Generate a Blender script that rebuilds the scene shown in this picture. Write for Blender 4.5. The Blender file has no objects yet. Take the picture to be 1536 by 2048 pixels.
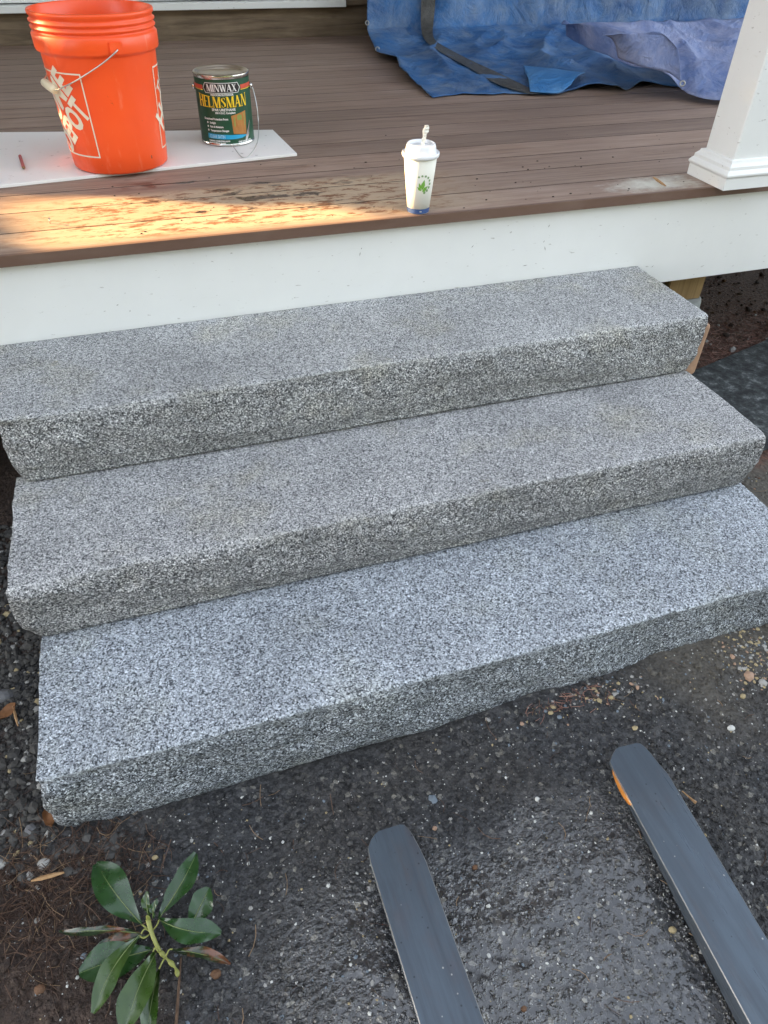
import bpy, bmesh, math, random
from mathutils import Vector, Matrix, noise
random.seed(7)
SC = bpy.context.scene
COL = SC.collection
R = math.radians
# ------------------------------------------------------------------ camera
CX, CY, CZ = 0.7071, -0.7787, 1.3651
PITCH, YAW, ROLL, FPX = -41.3148, 19.1223, 1.4415, 1433.03
_a, _b, _c = R(PITCH), R(YAW), R(ROLL)
CF = Vector((math.sin(_b)*math.cos(_a), math.cos(_b)*math.cos(_a), math.sin(_a)))
_r = Vector((math.cos(_b), -math.sin(_b), 0)); _u = _r.cross(CF)
CR = _r*math.cos(_c) + _u*math.sin(_c)
CU = -_r*math.sin(_c) + _u*math.cos(_c)
CP = Vector((CX, CY, CZ))
cam = bpy.data.cameras.new('camera')
cam.sensor_fit = 'HORIZONTAL'; cam.sensor_width = 36.0
cam.lens = FPX/1536*36.0
cam.clip_start = 0.02; cam.clip_end = 2000
camo = bpy.data.objects.new('camera', cam); COL.objects.link(camo)
camo.matrix_world = Matrix(((CR.x, CU.x, -CF.x, CX), (CR.y, CU.y, -CF.y, CY), (CR.z, CU.z, -CF.z, CZ), (0, 0, 0, 1)))
SC.camera = camo
SC.render.resolution_x = 768; SC.render.resolution_y = 1024
# ------------------------------------------------------------------ light
SUN = Vector((-0.86, 0.50, 0.27)).normalized()      # towards the sun
EL = math.asin(SUN.z)
w = bpy.data.worlds.new('World'); SC.world = w; w.use_nodes = True
nt = w.node_tree; bg = nt.nodes['Background']
sky = nt.nodes.new('ShaderNodeTexSky'); sky.sky_type = 'NISHITA'; sky.sun_disc = False
sky.sun_elevation = EL; sky.sun_rotation = math.atan2(SUN.x, SUN.y)
sky.dust_density = 2.5; sky.ozone_density = 0.6; sky.air_density = 1.0
hs = nt.nodes.new('ShaderNodeHueSaturation'); hs.inputs['Saturation'].default_value = 0.42
nt.links.new(sky.outputs[0], hs.inputs['Color']); nt.links.new(hs.outputs[0], bg.inputs[0])
bg.inputs[1].default_value = 0.15
sl = bpy.data.lights.new('sun', 'SUN'); sl.energy = 5.0; sl.angle = R(0.5); sl.color = (1.0, 0.66, 0.30)
so = bpy.data.objects.new('sun', sl); COL.objects.link(so); so.location = (-4, 4, 6)
so.rotation_euler = (-SUN).to_track_quat('-Z', 'Y').to_euler()
SC.view_settings.view_transform = 'Standard'; SC.view_settings.look = 'None'
SC.view_settings.exposure = 2.90; SC.view_settings.gamma = 1.0
SC.view_settings.use_curve_mapping = False

# ------------------------------------------------------------------ measuring helpers
def ray(px, py): return CF + CR*((px-768)/FPX) - CU*((py-1024)/FPX)
def at(px, py, z=None, y=None, x=None):
    d = ray(px, py)
    if z is not None: t = (z-CZ)/d.z
    elif y is not None: t = (y-CY)/d.y
    else: t = (x-CX)/d.x
    return CP + d*t
def proj(v):
    d = Vector(v)-CP; z = d.dot(CF)
    return 768+FPX*d.dot(CR)/z, 1024-FPX*d.dot(CU)/z
# ------------------------------------------------------------------ object helpers
def tag(o, label=None, cat=None, group=None, kind=None):
    if label: o['label'] = label
    if cat: o['category'] = cat
    if group: o['group'] = group
    if kind: o['kind'] = kind
    return o
def link(name, me, mats=None, parent=None, smooth=False):
    if mats is not None:
        for m in (mats if isinstance(mats, (list, tuple)) else [mats]): me.materials.append(m)
    if smooth:
        for p in me.polygons: p.use_smooth = True
    o = bpy.data.objects.new(name, me); COL.objects.link(o)
    if parent:
        o.parent = parent
    return o
def mesh(name, V, F, mat=None, parent=None, smooth=False, idx=None):
    me = bpy.data.meshes.new(name)
    if parent is not None:
        off = parent.location
        V = [(v[0]-off.x, v[1]-off.y, v[2]-off.z) for v in V]
    me.from_pydata([tuple(v) for v in V], [], F)
    if idx:
        for p, i in zip(me.polygons, idx): p.material_index = i
    me.update()
    return link(name, me, mat, parent, smooth)
def empty(name, loc):
    o = bpy.data.objects.new(name, None); COL.objects.link(o); o.location = loc; o.empty_display_size = 0.05
    return o
def bmo(name, bm, mat=None, parent=None, smooth=False):
    me = bpy.data.meshes.new(name)
    if parent is not None: bmesh.ops.translate(bm, verts=bm.verts, vec=-Vector(parent.location))
    bm.to_mesh(me); bm.free()
    return link(name, me, mat, parent, smooth)
def box(x0, x1, y0, y1, z0, z1, bev=0.0, seg=2):
    bm = bmesh.new(); bmesh.ops.create_cube(bm, size=1)
    for v in bm.verts: v.co = Vector(((x0+x1)/2+v.co.x*(x1-x0), (y0+y1)/2+v.co.y*(y1-y0), (z0+z1)/2+v.co.z*(z1-z0)))
    if bev: bmesh.ops.bevel(bm, geom=bm.edges[:], offset=bev, segments=seg, affect='EDGES', profile=0.5)
    return bm
def lathe(prof, n=64, c=(0, 0, 0), close=False):
    V, F = [], []
    for r_, z_ in prof:
        for k in range(n):
            a = 2*math.pi*k/n; V.append((c[0]+r_*math.cos(a), c[1]+r_*math.sin(a), c[2]+z_))
    for i in range(len(prof)-1):
        for k in range(n):
            k2 = (k+1) % n
            F.append((i*n+k, i*n+k2, (i+1)*n+k2, (i+1)*n+k))
    return V, F
def tube(pts, rad, n=8):
    pts = [Vector(p) for p in pts]; V, F = [], []
    if not isinstance(rad, (list, tuple)): rad = [rad]*len(pts)
    up = Vector((0.13, 0.21, 0.97))
    for i, p in enumerate(pts):
        d = (pts[min(i+1, len(pts)-1)]-pts[max(i-1, 0)]).normalized()
        s = d.cross(up)
        if s.length < 1e-3: s = d.cross(Vector((1, 0, 0)))
        s.normalize(); t = s.cross(d)
        for k in range(n):
            a = 2*math.pi*k/n; V.append(p+s*(rad[i]*math.cos(a))+t*(rad[i]*math.sin(a)))
    for i in range(len(pts)-1):
        for k in range(n):
            k2 = (k+1) % n; F.append((i*n+k, i*n+k2, (i+1)*n+k2, (i+1)*n+k))
    F.append(tuple(range(n-1, -1, -1))); F.append(tuple((len(pts)-1)*n+k for k in range(n)))
    return V, F
def crom(P, n=8):
    P = [Vector(p) for p in P]; Q = [P[0]*2-P[1]]+P+[P[-1]*2-P[-2]]; out = []
    for i in range(1, len(Q)-2):
        a, b, c, d = Q[i-1:i+3]
        for k in range(n):
            t = k/n; out.append(0.5*((2*b)+(c-a)*t+(2*a-5*b+4*c-d)*t*t+(3*b-a-3*c+d)*t**3))
    out.append(P[-1]); return out
def N(x, y, z=0.0): return noise.noise(Vector((x, y, z)))
def fb(x, y, z=0.0, o=4):
    s = 0; a = 1
    for _ in range(o):
        s += a*noise.noise(Vector((x, y, z))); a *= .5; x *= 2.03; y *= 2.03; z *= 2.03
    return s
def interp(x, T):
    if x <= T[0][0]: return T[0][1]
    for (a, b), (c, d) in zip(T, T[1:]):
        if x <= c: return b+(d-b)*(x-a)/(c-a)
    return T[-1][1]
# ------------------------------------------------------------------ materials
class M:
    def __init__(s, name, rough=0.6, metal=0.0, spec=0.5, coat=0.0):
        s.m = bpy.data.materials.new(name); s.m.use_nodes = True; s.t = s.m.node_tree
        s.b = s.t.nodes['Principled BSDF']
        s.b.inputs['Roughness'].default_value = rough; s.b.inputs['Metallic'].default_value = metal
        s.b.inputs['Specular IOR Level'].default_value = spec; s.b.inputs['Coat Weight'].default_value = coat
        s.tc = s.t.nodes.new('ShaderNodeTexCoord'); s.co = s.tc.outputs['Object']
    def n(s, ty): return s.t.nodes.new(ty)
    def l(s, a, b): s.t.links.new(a, b)
    def mp(s, scale=(1, 1, 1), loc=(0, 0, 0), rot=(0, 0, 0), rnd=False):
        m = s.n('ShaderNodeMapping'); m.inputs['Scale'].default_value = scale; m.inputs['Rotation'].default_value = rot
        m.inputs['Location'].default_value = loc
        src = s.co
        if rnd:
            oi = s.n('ShaderNodeObjectInfo'); va = s.n('ShaderNodeVectorMath'); va.operation = 'SCALE'
            cb = s.n('ShaderNodeCombineXYZ'); s.l(oi.outputs['Random'], cb.inputs[0]); s.l(oi.outputs['Random'], cb.inputs[2])
            s.l(cb.outputs[0], va.inputs[0]); va.inputs['Scale'].default_value = 37.0
            ad = s.n('ShaderNodeVectorMath'); s.l(s.co, ad.inputs[0]); s.l(va.outputs[0], ad.inputs[1]); src = ad.outputs[0]
        s.l(src, m.inputs['Vector']); return m.outputs[0]
    def noise(s, scale, detail=4, rough=0.55, vec=None, dist=0):
        n = s.n('ShaderNodeTexNoise'); n.inputs['Scale'].default_value = scale; n.inputs['Detail'].default_value = detail
        n.inputs['Roughness'].default_value = rough; n.inputs['Distortion'].default_value = dist
        s.l(vec or s.co, n.inputs['Vector']); return n.outputs['Fac']
    def voro(s, scale, vec=None, out='Color', feat='F1', rand=1.0):
        n = s.n('ShaderNodeTexVoronoi'); n.feature = feat; n.inputs['Scale'].default_value = scale
        n.inputs['Randomness'].default_value = rand
        s.l(vec or s.co, n.inputs['Vector']); return n.outputs[out]
    def ramp(s, fac, stops, interp='LINEAR'):
        n = s.n('ShaderNodeValToRGB'); e = n.color_ramp.elements; n.color_ramp.interpolation = interp
        while len(e) < len(stops): e.new(0.5)
        for k, (p, c) in enumerate(stops):
            e[k].position = p; e[k].color = (c, c, c, 1) if not isinstance(c, (tuple, list)) else (*c, 1)
        s.l(fac, n.inputs[0]); return n.outputs[0]
    def mix(s, f, a, b, mode='MIX'):
        n = s.n('ShaderNodeMix'); n.data_type = 'RGBA'; n.blend_type = mode
        for i, v in ((0, f), (6, a), (7, b)):
            if isinstance(v, (int, float)): n.inputs[i].default_value = v if i == 0 else (v, v, v, 1)
            elif isinstance(v, (tuple, list)): n.inputs[i].default_value = (*v, 1)
            else: s.l(v, n.inputs[i])
        return n.outputs[2]
    def math(s, op, a, b=0.0):
        n = s.n('ShaderNodeMath'); n.operation = op
        for i, v in ((0, a), (1, b)):
            if isinstance(v, (int, float)): n.inputs[i].default_value = v
            else: s.l(v, n.inputs[i])
        return n.outputs[0]
    def sep(s):
        n = s.n('ShaderNodeSeparateXYZ'); s.l(s.co, n.inputs[0]); return n.outputs
    def sepc(s, c):
        n = s.n('ShaderNodeSeparateColor'); s.l(c, n.inputs[0]); return n.outputs
    def col(s, c):
        if isinstance(c, (tuple, list)): s.b.inputs['Base Color'].default_value = (*c, 1)
        else: s.l(c, s.b.inputs['Base Color'])
        return s
    def rgh(s, v): s.l(v, s.b.inputs['Roughness']); return s
    def bump(s, h, dist=0.002, st=1.0):
        n = s.n('ShaderNodeBump'); n.inputs['Strength'].default_value = st; n.inputs['Distance'].default_value = dist
        s.l(h, n.inputs['Height'])
        prev = getattr(s, '_bn', None)
        if prev: s.l(prev, n.inputs['Normal'])
        s._bn = n.outputs[0]; s.l(s._bn, s.b.inputs['Normal']); return s
def flat(name, c, rough=0.5, metal=0.0, var=0.12, sc=40, spec=0.5, bmp=0.0):
    m = M(name, rough, metal, spec)
    f = m.noise(sc, 4)
    m.col(m.mix(f, tuple(max(0, v*(1-var)) for v in c), tuple(min(1, v*(1+var)) for v in c)))
    if bmp: m.bump(m.noise(sc*3, 5), bmp)
    return m.m

def granite(name, seed, lichen, tint=(1, 1, 1), sc=1.0):
    m = M(name, 0.72, spec=0.35)
    o = (seed*3.1, seed*1.7, seed)
    v1 = m.mp(loc=o)
    nz = m.n('ShaderNodeTexNoise'); nz.inputs['Scale'].default_value = 340; nz.inputs['Detail'].default_value = 2
    m.l(v1, nz.inputs['Vector'])
    va = m.n('ShaderNodeVectorMath'); va.operation = 'MULTIPLY_ADD'; m.l(nz.outputs['Color'], va.inputs[0])
    va.inputs[1].default_value = (.004, .004, .004); m.l(v1, va.inputs[2]); w1 = va.outputs[0]
    c1 = m.sepc(m.voro(350*sc, w1))[0]; c2 = m.sepc(m.voro(600*sc, w1))[1]
    base = m.ramp(c1, [(0.0, (.045, .048, .054)), (.15, (.085, .089, .097)), (.25, (.22, .223, .23)), (.55, (.385, .39, .40)), (.82, (.52, .52, .53)), (1, (.68, .68, .68))])
    fine = m.ramp(c2, [(0.0, .38), (.25, .66), (.6, 1.0), (1, 1.32)])
    c = m.mix(1.0, base, fine, 'MULTIPLY')
    big = m.ramp(m.noise(4.0, 7, 0.65, v1), [(.3, .80), (.7, 1.16)])
    c = m.mix(1.0, c, big, 'MULTIPLY')
    c = m.mix(1.0, c, tint, 'MULTIPLY')
    li = m.ramp(m.noise(4.5, 7, 0.62, m.mp(loc=(seed*5+2, 1, 3))), [(.52, 0.0), (.72, lichen)])
    c = m.mix(li, c, m.mix(1.0, c, (1.0, .93, .66), 'MULTIPLY'))
    sp = m.ramp(m.noise(16, 4, 0.6, m.mp(loc=(seed*2, 7, 1))), [(.68, 0.0), (.74, lichen*.9)])
    c = m.mix(sp, c, m.mix(1.0, c, (.70, .64, .42), 'MULTIPLY'))
    # rock-faced sides: riser shade painted into the colour; flamed tops left paler
    at_ = m.n('ShaderNodeAttribute'); at_.attribute_name = 'side_shade'
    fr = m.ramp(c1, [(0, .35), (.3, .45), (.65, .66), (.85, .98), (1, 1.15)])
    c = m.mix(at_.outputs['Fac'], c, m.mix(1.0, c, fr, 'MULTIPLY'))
    m.col(c)
    m.bump(m.math('ADD', m.noise(150, 5, 0.65, v1), m.math('MULTIPLY', c1, .35)), 0.0022, 0.9)
    return m.m
G1 = granite('granite bluish', 1.0, .35, (.97, 1.035, 1.11))
G2 = granite('granite grey', 2.3, .5, (1.06, 1.05, 1.04), 1.2)
G3 = granite('granite pale', 4.1, .5, (1.14, 1.14, 1.12), 1.3)

def deck_mat():
    m = M('weathered brown composite', 0.62, spec=0.35)
    g = m.mp(scale=(2.2, 55, 10), rnd=True); g2 = m.mp(scale=(7, 190, 20), rnd=True)
    n1 = m.noise(1.0, 6, 0.65, g); n2 = m.noise(1.0, 4, 0.6, g2)
    c = m.ramp(n1, [(.25, (.14, .084, .059)), (.5, (.225, .146, .108)), (.75, (.32, .225, .172))])
    c = m.mix(m.ramp(n2, [(.46, 0), (.66, .55)]), c, (.40, .31, .25))
    gc = m.n('ShaderNodeNewGeometry').outputs['Position']
    mm = m.n('ShaderNodeMapping'); mm.inputs['Scale'].default_value = (1, 1.6, 1); m.l(gc, mm.inputs['Vector']); P = mm.outputs[0]
    wear = m.ramp(m.noise(2.2, 6, 0.65, P), [(.44, 0), (.68, .55)])
    c = m.mix(m.math('MULTIPLY', wear, m.ramp(n1, [(.3, .35), (.7, 1)])), c, (.39, .295, .245))
    dark = m.ramp(m.noise(1.1, 5, 0.6, P), [(.50, 0), (.72, .5)])
    c = m.mix(dark, c, (.125, .075, .054))
    sp = m.n('ShaderNodeSeparateXYZ'); m.l(gc, sp.inputs[0])
    # sun patch painted paler gold into the front boards, with brown flecks
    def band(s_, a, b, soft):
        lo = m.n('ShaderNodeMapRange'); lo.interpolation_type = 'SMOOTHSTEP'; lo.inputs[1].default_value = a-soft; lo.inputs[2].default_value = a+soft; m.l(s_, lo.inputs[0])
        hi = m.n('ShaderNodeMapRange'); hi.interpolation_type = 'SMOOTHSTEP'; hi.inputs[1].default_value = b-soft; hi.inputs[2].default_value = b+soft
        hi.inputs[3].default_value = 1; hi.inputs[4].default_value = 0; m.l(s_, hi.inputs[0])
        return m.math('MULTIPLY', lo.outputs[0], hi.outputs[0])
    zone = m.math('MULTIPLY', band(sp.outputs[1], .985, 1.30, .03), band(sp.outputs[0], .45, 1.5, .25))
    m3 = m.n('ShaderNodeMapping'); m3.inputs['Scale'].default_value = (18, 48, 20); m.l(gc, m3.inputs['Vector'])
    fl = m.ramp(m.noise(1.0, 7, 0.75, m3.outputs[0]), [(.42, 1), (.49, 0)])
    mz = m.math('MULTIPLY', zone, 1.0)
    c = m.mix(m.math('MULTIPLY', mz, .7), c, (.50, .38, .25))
    c = m.mix(m.math('MULTIPLY', mz, fl), c, (.19, .085, .042))
    # water splashes: dark clear-edged drops
    m4 = m.n('ShaderNodeMapping'); m4.inputs['Scale'].default_value = (9, 20, 9); m.l(gc, m4.inputs['Vector'])
    dz = m.math('MULTIPLY', band(sp.outputs[1], 1.02, 1.45, .08), band(sp.outputs[0], .7, 1.3, .12))
    dr = m.math('MULTIPLY', dz, m.ramp(m.noise(1.0, 5, 0.62, m4.outputs[0]), [(.58, 0), (.61, .9)]))
    c = m.mix(dr, c, (.055, .028, .018))
    # mortar dust patch beside the post
    m5 = m.n('ShaderNodeMapping'); m5.inputs['Location'].default_value = (-2.125*4.2, -1.028*10, -.73*4); m5.inputs['Scale'].default_value = (4.2, 10, 4); m.l(gc, m5.inputs['Vector'])
    ln = m.n('ShaderNodeVectorMath'); ln.operation = 'LENGTH'; m.l(m5.outputs[0], ln.inputs[0])
    du = m.ramp(m.math('ADD', ln.outputs['Value'], m.math('MULTIPLY', m.math('SUBTRACT', m.noise(16, 7, .75, P), .5), 1.5)), [(.15, .95), (.75, 0)])
    c = m.mix(du, c, (.56, .54, .47))
    # specks of grit
    sk = m.ramp(m.noise(85, 2, 0.5, P), [(.74, 0), (.78, .8)])
    c = m.mix(sk, c, (.35, .30, .26))
    oi = m.n('ShaderNodeObjectInfo'); c = m.mix(1.0, c, m.ramp(oi.outputs['Random'], [(0, .84), (1, 1.14)]), 'MULTIPLY')
    nose = band(sp.outputs[1], .90, .962, .006)
    c = m.mix(m.math('MULTIPLY', nose, .8), c, (.115, .062, .042))
    m.col(c)
    m.rgh(m.math('SUBTRACT', m.ramp(n2, [(.3, .5), (.7, .72)]), m.math('MULTIPLY', dr, .35)))
    m.bump(n2, 0.0012, 0.8); m.bump(m.noise(1.0, 3, .5, g), 0.0015, .5)
    return m.m
DECK = deck_mat()
def white_paint(name='white pvc trim', c=(.80, .80, .78)):
    m = M(name, 0.38, spec=0.45)
    v = m.mp(scale=(1, 1, 1))
    k = m.ramp(m.noise(3, 5, .6, v), [(.3, .93), (.7, 1.0)])
    cc = m.mix(1.0, c, k, 'MULTIPLY')
    sc = m.ramp(m.noise(1, 4, .6, m.mp(scale=(38, 38, 110), rot=(0, .5, 0))), [(.665, 0), (.70, .6)])
    cc = m.mix(sc, cc, (.33, .30, .27))
    s2 = m.ramp(m.noise(1, 5, .7, m.mp(scale=(14, 14, 60), rot=(0, -.2, 0), loc=(3, 0, 1))), [(.62, 0), (.8, .35)])
    cc = m.mix(s2, cc, (.60, .57, .52))
    m.col(cc); m.rgh(m.ramp(m.noise(12, 4), [(.3, .32), (.7, .5)])); m.bump(m.noise(60, 3), 0.0006, .4)
    return m.m
WHITE = white_paint()
def old_wood(name, a, b, sc=(1.5, 30, 30), rough=.75):
    m = M(name, rough, spec=.25)
    g = m.mp(scale=sc); n1 = m.noise(1, 6, .68, g, .6); n2 = m.noise(3, 4)
    c = m.ramp(n1, [(.28, a), (.72, b)])
    c = m.mix(m.ramp(n2, [(.4, 0), (.7, .45)]), c, tuple(x*.5 for x in a))
    m.col(c); m.bump(n1, .0015, .7); return m.m
BARN = old_wood('weathered brown timber', (.085, .058, .038), (.28, .205, .135), (2.5, 20, 34))
PINE = old_wood('treated pine', (.22, .135, .055), (.42, .28, .13), (60, 60, 3))
CHIP = old_wood('splintered wood', (.28, .15, .07), (.52, .33, .17), (60, 60, 60))
TWIG = old_wood('bark', (.05, .028, .018), (.16, .10, .065), (60, 60, 60))
CONC = flat('concrete', (.24, .25, .24), .85, var=.3, bmp=.002)
def ground_mat():
    m = M('wet asphalt and soil', 0.8, spec=0.5)
    P = m.co; s3 = m.sep()
    asp = m.sepc(m.voro(115, P))[0]
    a1 = m.ramp(asp, [(0, (.014, .014, .0155)), (.5, (.034, .034, .036)), (.9, (.050, .050, .053)), (.975, (.075, .074, .071)), (1, (.17, .165, .15))])
    a2 = m.ramp(m.noise(260, 3, .6), [(.3, .6), (.7, 1.5)])
    asph = m.mix(1.0, a1, a2, 'MULTIPLY')
    asph = m.mix(m.ramp(m.voro(340, P, 'Color'), [(.90, 0), (.94, .55)]), asph, (.20, .20, .19))
    asph = m.mix(m.ramp(m.noise(3.5, 5, .6), [(.42, 0), (.7, .6)]), asph, m.mix(1.0, asph, (1.3, 1.15, .95), 'MULTIPLY'))
    soil = m.ramp(m.noise(60, 6, .7), [(.3, (.017, .010, .0075)), (.55, (.045, .027, .019)), (.8, (.10, .066, .047))])
    dust = m.ramp(m.noise(90, 6, .7), [(.3, (.060, .053, .042)), (.7, (.135, .118, .094))])
    def stepm(v, a, b):
        r = m.n('ShaderNodeMapRange'); r.interpolation_type = 'SMOOTHSTEP'; r.inputs[1].default_value = a; r.inputs[2].default_value = b; m.l(v, r.inputs[0]); return r.outputs[0]
    wob = m.math('MULTIPLY', m.math('SUBTRACT', m.noise(5, 6, .65), .5), .42)
    xw = m.math('ADD', s3[0], wob); yw = m.math('ADD', s3[1], wob)
    # soil on the left (x < .42 - also under the deck), dust on the right by the step
    fs = m.math('MAXIMUM', m.math('SUBTRACT', 1.0, stepm(m.math('ADD', xw, m.math('MULTIPLY', s3[1], .55)), .22, .42)), stepm(yw, .42, .55))
    fd = m.math('MULTIPLY', stepm(xw, 1.40, 1.80), stepm(yw, -.26, -.02))
    c = m.mix(m.math('MULTIPLY', fd, .8), asph, dust); c = m.mix(fs, c, m.mix(stepm(s3[0], 1.2, 2.0), soil, m.mix(1.0, soil, (2.3, 1.7, 1.5), 'MULTIPLY')))
    m.col(c)
    # wet film between and left of the forks
    wz = m.math('MULTIPLY', m.math('MULTIPLY', stepm(xw, .56, .84), m.math('SUBTRACT', 1.0, stepm(m.math('ADD', xw, m.math('MULTIPLY', s3[1], .25)), 1.27, 1.42))), m.math('SUBTRACT', 1.0, stepm(yw, -.36, -.15)))
    m.rgh(m.math('SUBTRACT', .78, m.math('MULTIPLY', wz, .62)))
    m.l(m.math('MULTIPLY', wz, .9), m.b.inputs['Coat Weight']); m.b.inputs['Coat Roughness'].default_value = .10; m.b.inputs['Coat IOR'].default_value = 1.7
    hn = m.noise(88, 3, .55)
    lvl = m.math('ADD', m.math('MULTIPLY', wz, .50), 0.0)      # water fills the lows up to this level
    h = m.math('ADD', m.math('MAXIMUM', hn, lvl), m.math('MULTIPLY', m.math('MULTIPLY', asp, .16), m.math('SUBTRACT', 1.0, m.math('MULTIPLY', wz, .9))))
    m.bump(h, .010, 1.0); m.l(m._bn, m.b.inputs['Coat Normal'])
    return m.m
GROUND = ground_mat()
def tarp_mat(name, deep, mid, pale, amt):
    m = M(name, .52, spec=.28)
    v = m.mp()
    n1 = m.noise(3.2, 6, .62, v); n2 = m.noise(9, 6, .7, v, .4)
    c = m.ramp(n1, [(.3, deep), (.7, mid)])
    c = m.mix(m.ramp(n2, [(.42, 0), (.78, amt)]), c, pale)
    c = m.mix(m.ramp(m.noise(26, 6, .75, v), [(.58, 0), (.75, .35)]), c, tuple(min(1, p*1.35) for p in pale))
    m.col(c); m.rgh(m.ramp(n2, [(.3, .42), (.7, .62)]))
    m.bump(m.noise(7, 7, .62, v, 1.6), .022, .9); m.bump(m.noise(34, 5, .65, v, 1.0), .005, .9)
    return m.m
TARP = tarp_mat('blue tarp', (.016, .058, .17), (.055, .18, .42), (.19, .245, .33), .95)
TARPL = tarp_mat('blue tarp inner face', (.04, .17, .42), (.06, .24, .55), (.16, .32, .52), .8)
TARPP = tarp_mat('faded tarp', (.075, .13, .30), (.17, .22, .42), (.36, .37, .50), .9)
TAPE = flat('black tape', (.070, .066, .060), .5, var=.95, sc=45, bmp=.006)
METAL = flat('bright steel', (.62, .61, .58), .22, 1.0, .08)
WIRE = flat('galvanised wire', (.55, .55, .53), .35, .9, .1)
def orange_mat():
    m = M('orange plastic', .34, spec=.5); f = m.noise(7, 4)
    c = m.mix(f, (.88, .080, .014), (.95, .115, .022))
    c = m.mix(m.ramp(m.noise(1, 6, .7, m.mp(scale=(30, 30, 6), rot=(.3, .2, 0))), [(.60, 0), (.72, .35)]), c, (.95, .33, .20))
    c = m.mix(m.ramp(m.noise(60, 4, .6), [(.70, 0), (.74, .5)]), c, (.30, .05, .02)); m.col(c)
    m.b.inputs['Subsurface Weight'].default_value = .08; m.b.inputs['Subsurface Radius'].default_value = (.02, .006, .003)
    m.bump(m.noise(30, 3), .0004, .4); m.rgh(m.ramp(m.noise(25, 5), [(.3, .28), (.7, .48)])); return m.m
ORANGE = orange_mat()
PRINTW = flat('white print', (.80, .72, .58), .5, var=.06)
def steel_fork():
    m = M('blued mill scale steel', .40, metal=.45, spec=.5)
    g = m.mp(scale=(42, 2.2, 20)); g2 = m.mp(scale=(6, 3.5, 6), loc=(2, 0, 0))
    n1 = m.noise(1, 6, .65, g); n2 = m.noise(1, 5, .6, g2)
    c = m.ramp(n2, [(.32, (.095, .080, .088)), (.5, (.078, .098, .122)), (.72, (.092, .120, .150))])
    c = m.mix(m.ramp(n1, [(.42, 0), (.68, .45)]), c, (.035, .035, .042))
    c = m.mix(m.ramp(m.noise(1, 6, .65, m.mp(scale=(16, 3.5, 6), loc=(5, 1, 0))), [(.50, 0), (.72, .45)]), c, (.125, .085, .068))
    c = m.mix(m.ramp(m.noise(1, 6, .7, m.mp(scale=(30, 7, 8), loc=(1, 6, 0))), [(.55, 0), (.75, .3)]), c, (.13, .155, .18))
    dots = m.ramp(m.voro(55, out='Distance'), [(.07, 1), (.12, 0)])
    c = m.mix(m.math('MULTIPLY', dots, .7), c, (.02, .02, .022))
    sp = m.ramp(m.voro(38, m.mp(loc=(.3, .1, 0)), out='Distance'), [(.04, 1), (.07, 0)])
    c = m.mix(m.math('MULTIPLY', sp, .6), c, (.5, .48, .44))
    m.col(c); m.rgh(m.ramp(n1, [(.3, .24), (.7, .44)])); m.bump(n1, .0008, .6); m.bump(dots, .0006, -.5)
    return m.m
STEEL = steel_fork()
WORN = flat('worn bare steel edge', (.20, .20, .20), .42, .7, .6, 30)
GLINTO = flat('painted orange glint', (.62, .24, .05), .45, .3, .35, 90)  # sunlit edge colour, painted on the right fork

# ------------------------------------------------------------------ dimensions
H1 = .1747; Z2 = .3432; Z3 = .5178; A1 = .3186; A2 = .6325; A3 = .973; ZD = .7329; WY = 3.68
XL, XR = .345, 2.095
# ------------------------------------------------------------------ ground
def gh(x, y):
    f = interp(x, [(.2, .0), (.36, .004), (.5, -.010), (.8, -.036), (1.05, -.030), (1.26, .0), (1.6, .026), (2.0, .034), (2.4, .02), (3, .0)])
    k = math.exp(-((y+.0)/.30)**2) if y < 0 else 1.0
    base = f*k
    near = max(0, 1-max(abs(x-1.3)/2.6, abs(y-.3)/2.4))
    b = base*min(1, near*4)
    b += near*(.010*fb(x*3.1, y*3.1, 1.0) + .0045*N(x*17, y*17, 2) + .0022*N(x*60, y*60, 5))
    if x < .42: b -= .012*min(1, (.42-x)/.15)*min(1, near*4) - near*.007*N(x*28, y*28, 9)
    return b
def grid_axis(a, b, step, far):
    L = []; v = a
    while v < b: L.append(v); v += step
    L.append(b); lo, hi, s = a, b, step
    left, right = [], []
    while s < far:
        s *= 1.6; lo -= s; hi += s; left.append(lo); right.append(hi)
    return left[::-1]+L+right
gx = grid_axis(-.15, 2.75, .0085, 260); gy = grid_axis(-.85, 1.6, .0085, 260)
V = [(x, y, gh(x, y)) for y in gy for x in gx]
nx = len(gx)
F = [(j*nx+i, j*nx+i+1, (j+1)*nx+i+1, (j+1)*nx+i) for j in range(len(gy)-1) for i in range(nx-1)]
tag(mesh('ground', V, F, GROUND, smooth=True), kind='structure')

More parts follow.
